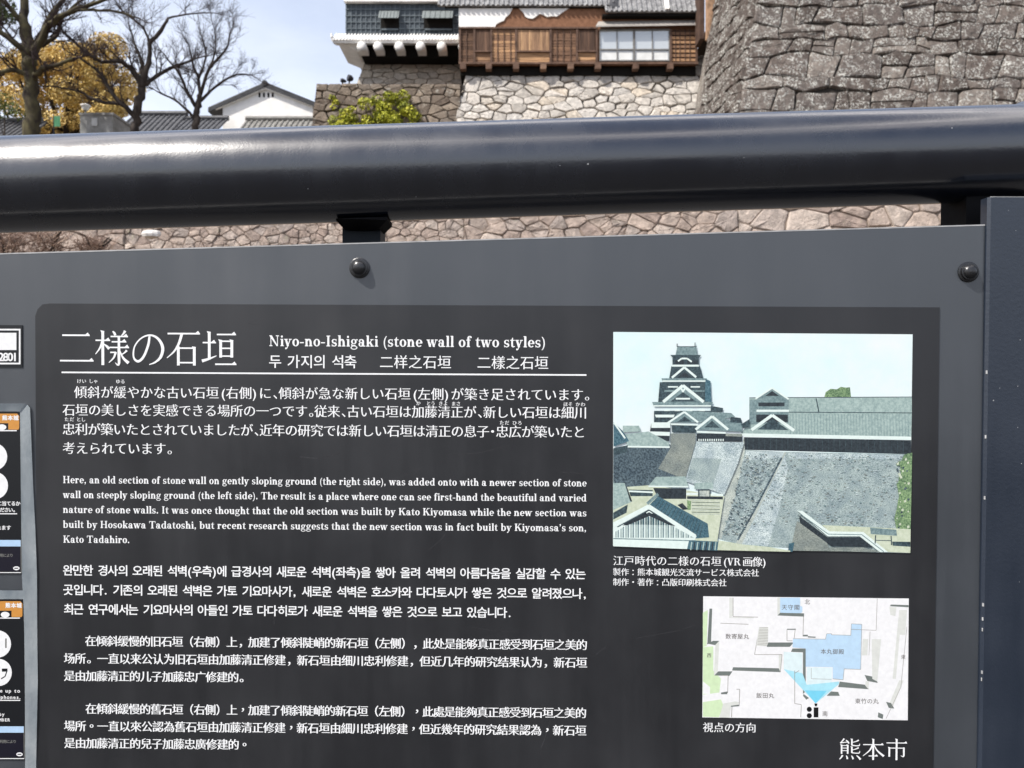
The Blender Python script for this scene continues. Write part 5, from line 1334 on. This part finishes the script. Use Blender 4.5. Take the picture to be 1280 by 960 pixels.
dm([(988, 346), (1022, 346), (1008, 500), (990, 490)], 2); dm([(955, 345), (975, 345), (972, 405), (952, 405)], 2); lm([(1008, 198), (1004, 314), (912, 310)], 1.6); lm([(982, 318), (978, 405)], 1.4)
dm([(1058, 220), (1122, 222), (1122, 230), (1054, 226)], 1); dm([(1052, 228), (1078, 230), (1074, 262), (1056, 258)], 2); dm([(1088, 240), (1104, 240), (1082, 490), (1064, 490)], 2); dm([(1104, 240), (1116, 240), (1110, 330), (1096, 330)], 2)
dm([(1090, 330), (1110, 330), (1094, 500), (1076, 490)], 0); dm([(1088, 496), (1104, 496), (1062, 600), (1048, 590)], 2); dm([(1040, 574), (1058, 578), (1070, 598), (1050, 596)], 1); dm([(1012, 612), (1030, 620), (1028, 636), (1010, 630)], 1); lm([(1116, 300), (1094, 520), (1040, 635)], 1.4)
dm([(444, 478), (466, 478), (464, 542), (440, 544)], 0); lm([(444, 478), (466, 478), (464, 542)]); dm([(440, 540), (464, 536), (462, 546), (440, 546)], 1); dm([(448, 580), (492, 572), (506, 576), (500, 590), (476, 590), (470, 632), (434, 630)], 2); lm([(496, 528), (508, 528), (506, 590)], 2); dm([(476, 588), (506, 584), (504, 590), (476, 592)], 1)
lm([(480, 592), (478, 630)]); lm([(708, 470), (708, 460)])
# binoculars mark
f.disc(750 + 761 / ZM, 680 + 601 / ZM, 3.2, None, 7, 20); f.disc(750 + 761 / ZM, 680 + 624 / ZM, 3.2, None, 7, 20); dm([(777, 594), (794, 594), (794, 630), (777, 630)], 7); dm([(779, 580), (791, 580), (788, 590), (782, 590)], 7)
L = dict(mi=8, gx=.006, gy=.0)
cjk(f, '数寄屋丸', 906.5, 795.3, 936.5, 7.2, **L); cjk(f, '本丸御殿', 1025.5, 814.3, 1055.5, 7.2, **L); cjk(f, '飯田丸', 945, 869.2, 968, 7.2, **L); cjk(f, '東竹の丸', 1068.5, 876.2, 1098.5, 7.2, **L)
cjk(f, '天守閣', 976.5, 759, 1000, 7.2, **L); cjk(f, '北', 1005, 752.2, 1013, 7, **L); cjk(f, '南', 1027, 892, 1035.5, 7, **L); cjk(f, '西', 882.8, 819, 890, 6, **L); cjk(f, '東', 1125.5, 821, 1132.5, 6, **L)
f.build('site_map', MM, plate)

# ------------------------------------------------------------------ stickers at the left edge
M2 = [printed('sticker_black', (14, 17, 22)), printed('sticker_white', (238, 240, 242)), printed('sticker_orange', (204, 142, 66)), printed('sticker_blue', (176, 204, 232)), printed('sticker_grey', (120, 120, 116)), printed('sticker_navy', (16, 14, 30))]
def loose(name, pts, h0, h1, mat, label, cat, group=None):
    q = [loc(a, b, h1) for a, b in pts]
    th = thing(name, at(sum(a for a, _ in q) / len(q), min(b for _, b in q), h0), label, cat, group)
    mb = MB(); mb.hull8([at(u, v, h1) for u, v in q], [at(u, v, h0) for u, v in q]); o = mb.build('sheet', mat, th); return th
st_ = loose('number_sticker', [(-46, 459), (28, 459.5), (28, 406.5), (-46, 406)], .0002, .0007, M2[0], 'small black sticker with white frame and number 2801 at the panel edge', 'sticker')
f = Flat(.00075)
f.rect(-42, 411, 25.6, 413, 1); f.rect(23.6, 413, 25.6, 453.4, 1); f.rect(-42, 453.4, 25.6, 455.4, 1); f.rect(-42, 413, -40, 453.4, 1)
f.rect(-37, 416, 20.5, 437.5, 1)
f.build('white_frame', M2, st_)
f = Flat(.0008); cjk(f, '2801', -1.5, 445.6, 21.5, 14.5, .03, .02, wide=1.0, mi=1); f.build('number_lettering', M2, st_)
# clear plastic sleeve: two pockets behind one cloudy film
t = NT('cloudy_plastic', .22, .6); n1 = t.noise(38, 5, .6, (1, 1, .45))
t.base(t.ramp(n1, [(.3, (.22, .26, .29)), (.6, (.38, .42, .44)), (.8, (.52, .55, .56))])); t.bump(t.noise(24, 4), .5, .004)
t.b.inputs['Alpha'].default_value = .62; m_film = t.m
sl_ = thing('plastic_sleeve', S(-60, 1000, .0003), 'cloudy clear plastic sleeve holding two black notices at the lower left of the panel', 'sleeve')
mb = MB(); out = [(-230, 504), (30, 504.3), (34.5, 506), (37.5, 510), (39.5, 560), (41.5, 610), (44, 660), (46.2, 720), (46.6, 800), (47.3, 850), (46.2, 900), (45, 960), (44, 1016), (-230, 1016)]
wav = lambda i: .0006 * math.sin(i * 2.1)
fr = [S(a, b, .0016 + wav(i)) for i, (a, b) in enumerate(out)]
inn = [(-226, 514), (24, 514.2), (25, 516), (25.5, 560), (26, 610), (26.6, 660), (27.4, 720), (29.5, 760), (30.4, 800), (30.9, 850), (31.2, 900), (31.4, 953), (31, 1004), (-226, 1004)]
fi = [S(a, b, .0016 + wav(i + .3)) for i, (a, b) in enumerate(inn)]
nO = len(fr); mb.add(fr + fi, [(i, i + nO, (i + 1) % nO + nO, (i + 1) % nO) for i in range(nO)])
mb.add([S(a, b, .0019) for a, b in ((-226, 748.5), (30, 749), (29, 738), (-226, 737.5))], [(0, 1, 2, 3)])
# open edge thickness
mb.add([S(a, b, .0016 + wav(i)) for i, (a, b) in enumerate(out)] + [S(a, b, .0002) for a, b in out], [(i, (i + 1) % nO, (i + 1) % nO + nO, i + nO) for i in range(nO)])
mb.build('film', m_film, sl_, smooth=True, autosmooth=30)
def notice(y0, y1, xr, dxr, label, en):
    th = loose('audio_guide_notice', [(-140, y1), (xr + dxr, y1), (xr, y0), (-140, y0 - .5)], .0003, .0009, M2[0], label, 'notice', 'black notices in the plastic sleeve')
    s = (y1 - y0) / 202.0; Y_ = lambda q: y0 + (q - 515) * s; XR = lambda q: xr + dxr * (Y_(q) - y0) / (y1 - y0)
    f = Flat(.00095); o = xr - 25.0
    f.px([(-18 + o, Y_(537)), (22.6 + o, Y_(537)), (23.6 + o, Y_(535)), (23.6 + o, Y_(520)), (21 + o, Y_(517)), (-18 + o, Y_(517))], 2)
    f.rect(-18 + o, Y_(529), 10 + o, Y_(537), 0); f.disc(2 + o, Y_(534), 5.5, 3.6, 1); f.rect(-18 + o, Y_(537.6), 20.5 + o, Y_(539), 1)
    dx_ = dxr * .3
    f.disc(-8.5 + o * 1.2 + dx_, Y_(571), 16.5, 17, 1); f.disc(-7.5 + o * 1.2 + dx_, Y_(607), 16.5, 17, 1)
    if en: f.rect(2 + o, Y_(564), 4 + o, Y_(576), 4); f.rect(-2 + o, Y_(602), 5 + o, Y_(606), 0); f.line([(4 + o, Y_(606)), (2 + o, Y_(612)), (-3 + o, Y_(615))], 1.4, 0)
    f.rect(-60, Y_(641.6), 20.5 + o + dx_, Y_(642.8), 1)
    f.px([(-140, Y_(683)), (XR(683) - .6, Y_(683)), (XR(675) - .6, Y_(675)), (-140, Y_(675))], 3)
    f.px([(-140, Y_(714)), (XR(714) - 1.6, Y_(714)), (XR(684) - 1.6, Y_(684)), (-140, Y_(684))], 5)
    f.px([(-140, Y_(716.2)), (XR(716) - .4, Y_(716.2)), (XR(715) - .4, Y_(715.2)), (-140, Y_(715.2))], 1)
    f.px([(XR(716) - 1.1, Y_(716)), (XR(716) - .3, Y_(716)), (XR(675) - .3, Y_(675)), (XR(675) - 1.1, Y_(675))], 4)
    f.disc(19.5 + o + dx_, Y_(710.3), 4, 2.4, 1); f.rect(17 + o + dx_, Y_(709.6), 22 + o + dx_, Y_(711), 5)
    f.build('print', M2, th)
    f = Flat(.00102)
    cjk(f, '熊本城', 2 + o, Y_(522.2), 23 + o, 6.6, .04, .03, mi=1); f.build('header_lettering', M2, th); f = Flat(.00102)
    if not en:
        cjk(f, 'に当てるか', -4 + o, Y_(629.2), 25 + o, 6.2, .03, .02, mi=1); cjk(f, 'ください。', -6 + o, Y_(637.2), 21 + o, 6.2, .03, .02, mi=1, half=1); cjk(f, 'れます', -5 + o, Y_(659.5), 13.5 + o, 6.2, .03, .02, mi=1)
    else:
        cjk(f, 'volume up to', -26 + o, Y_(629.5), 21 + o, 6.4, .03, .02, mi=1, space=.6); cjk(f, 'or headphones.', -30 + o, Y_(637.6), 21.5 + o, 6.4, .03, .02, mi=1, space=.6); cjk(f, 'by', -6 + o, Y_(659.5), 1.5 + o, 6.2, .03, .02, mi=1); cjk(f, 'NUMBER', -14 + o, Y_(666.5), 8.5 + o, 5.4, .03, .02, mi=1)
    f.build('guide_lettering', M2, th); f = Flat(.00102); cjk(f, 'ご利用により', -9 + o, Y_(694), 16 + o, 4.6, .02, .02, mi=4); f.build('small_lettering', M2, th)
notice(515, 717, 25.4, 1.8, 'upper black notice with Japanese lines in the plastic sleeve', False)
notice(749.5, 949.5, 29.4, 1.6, 'lower black notice with English lines in the plastic sleeve', True)
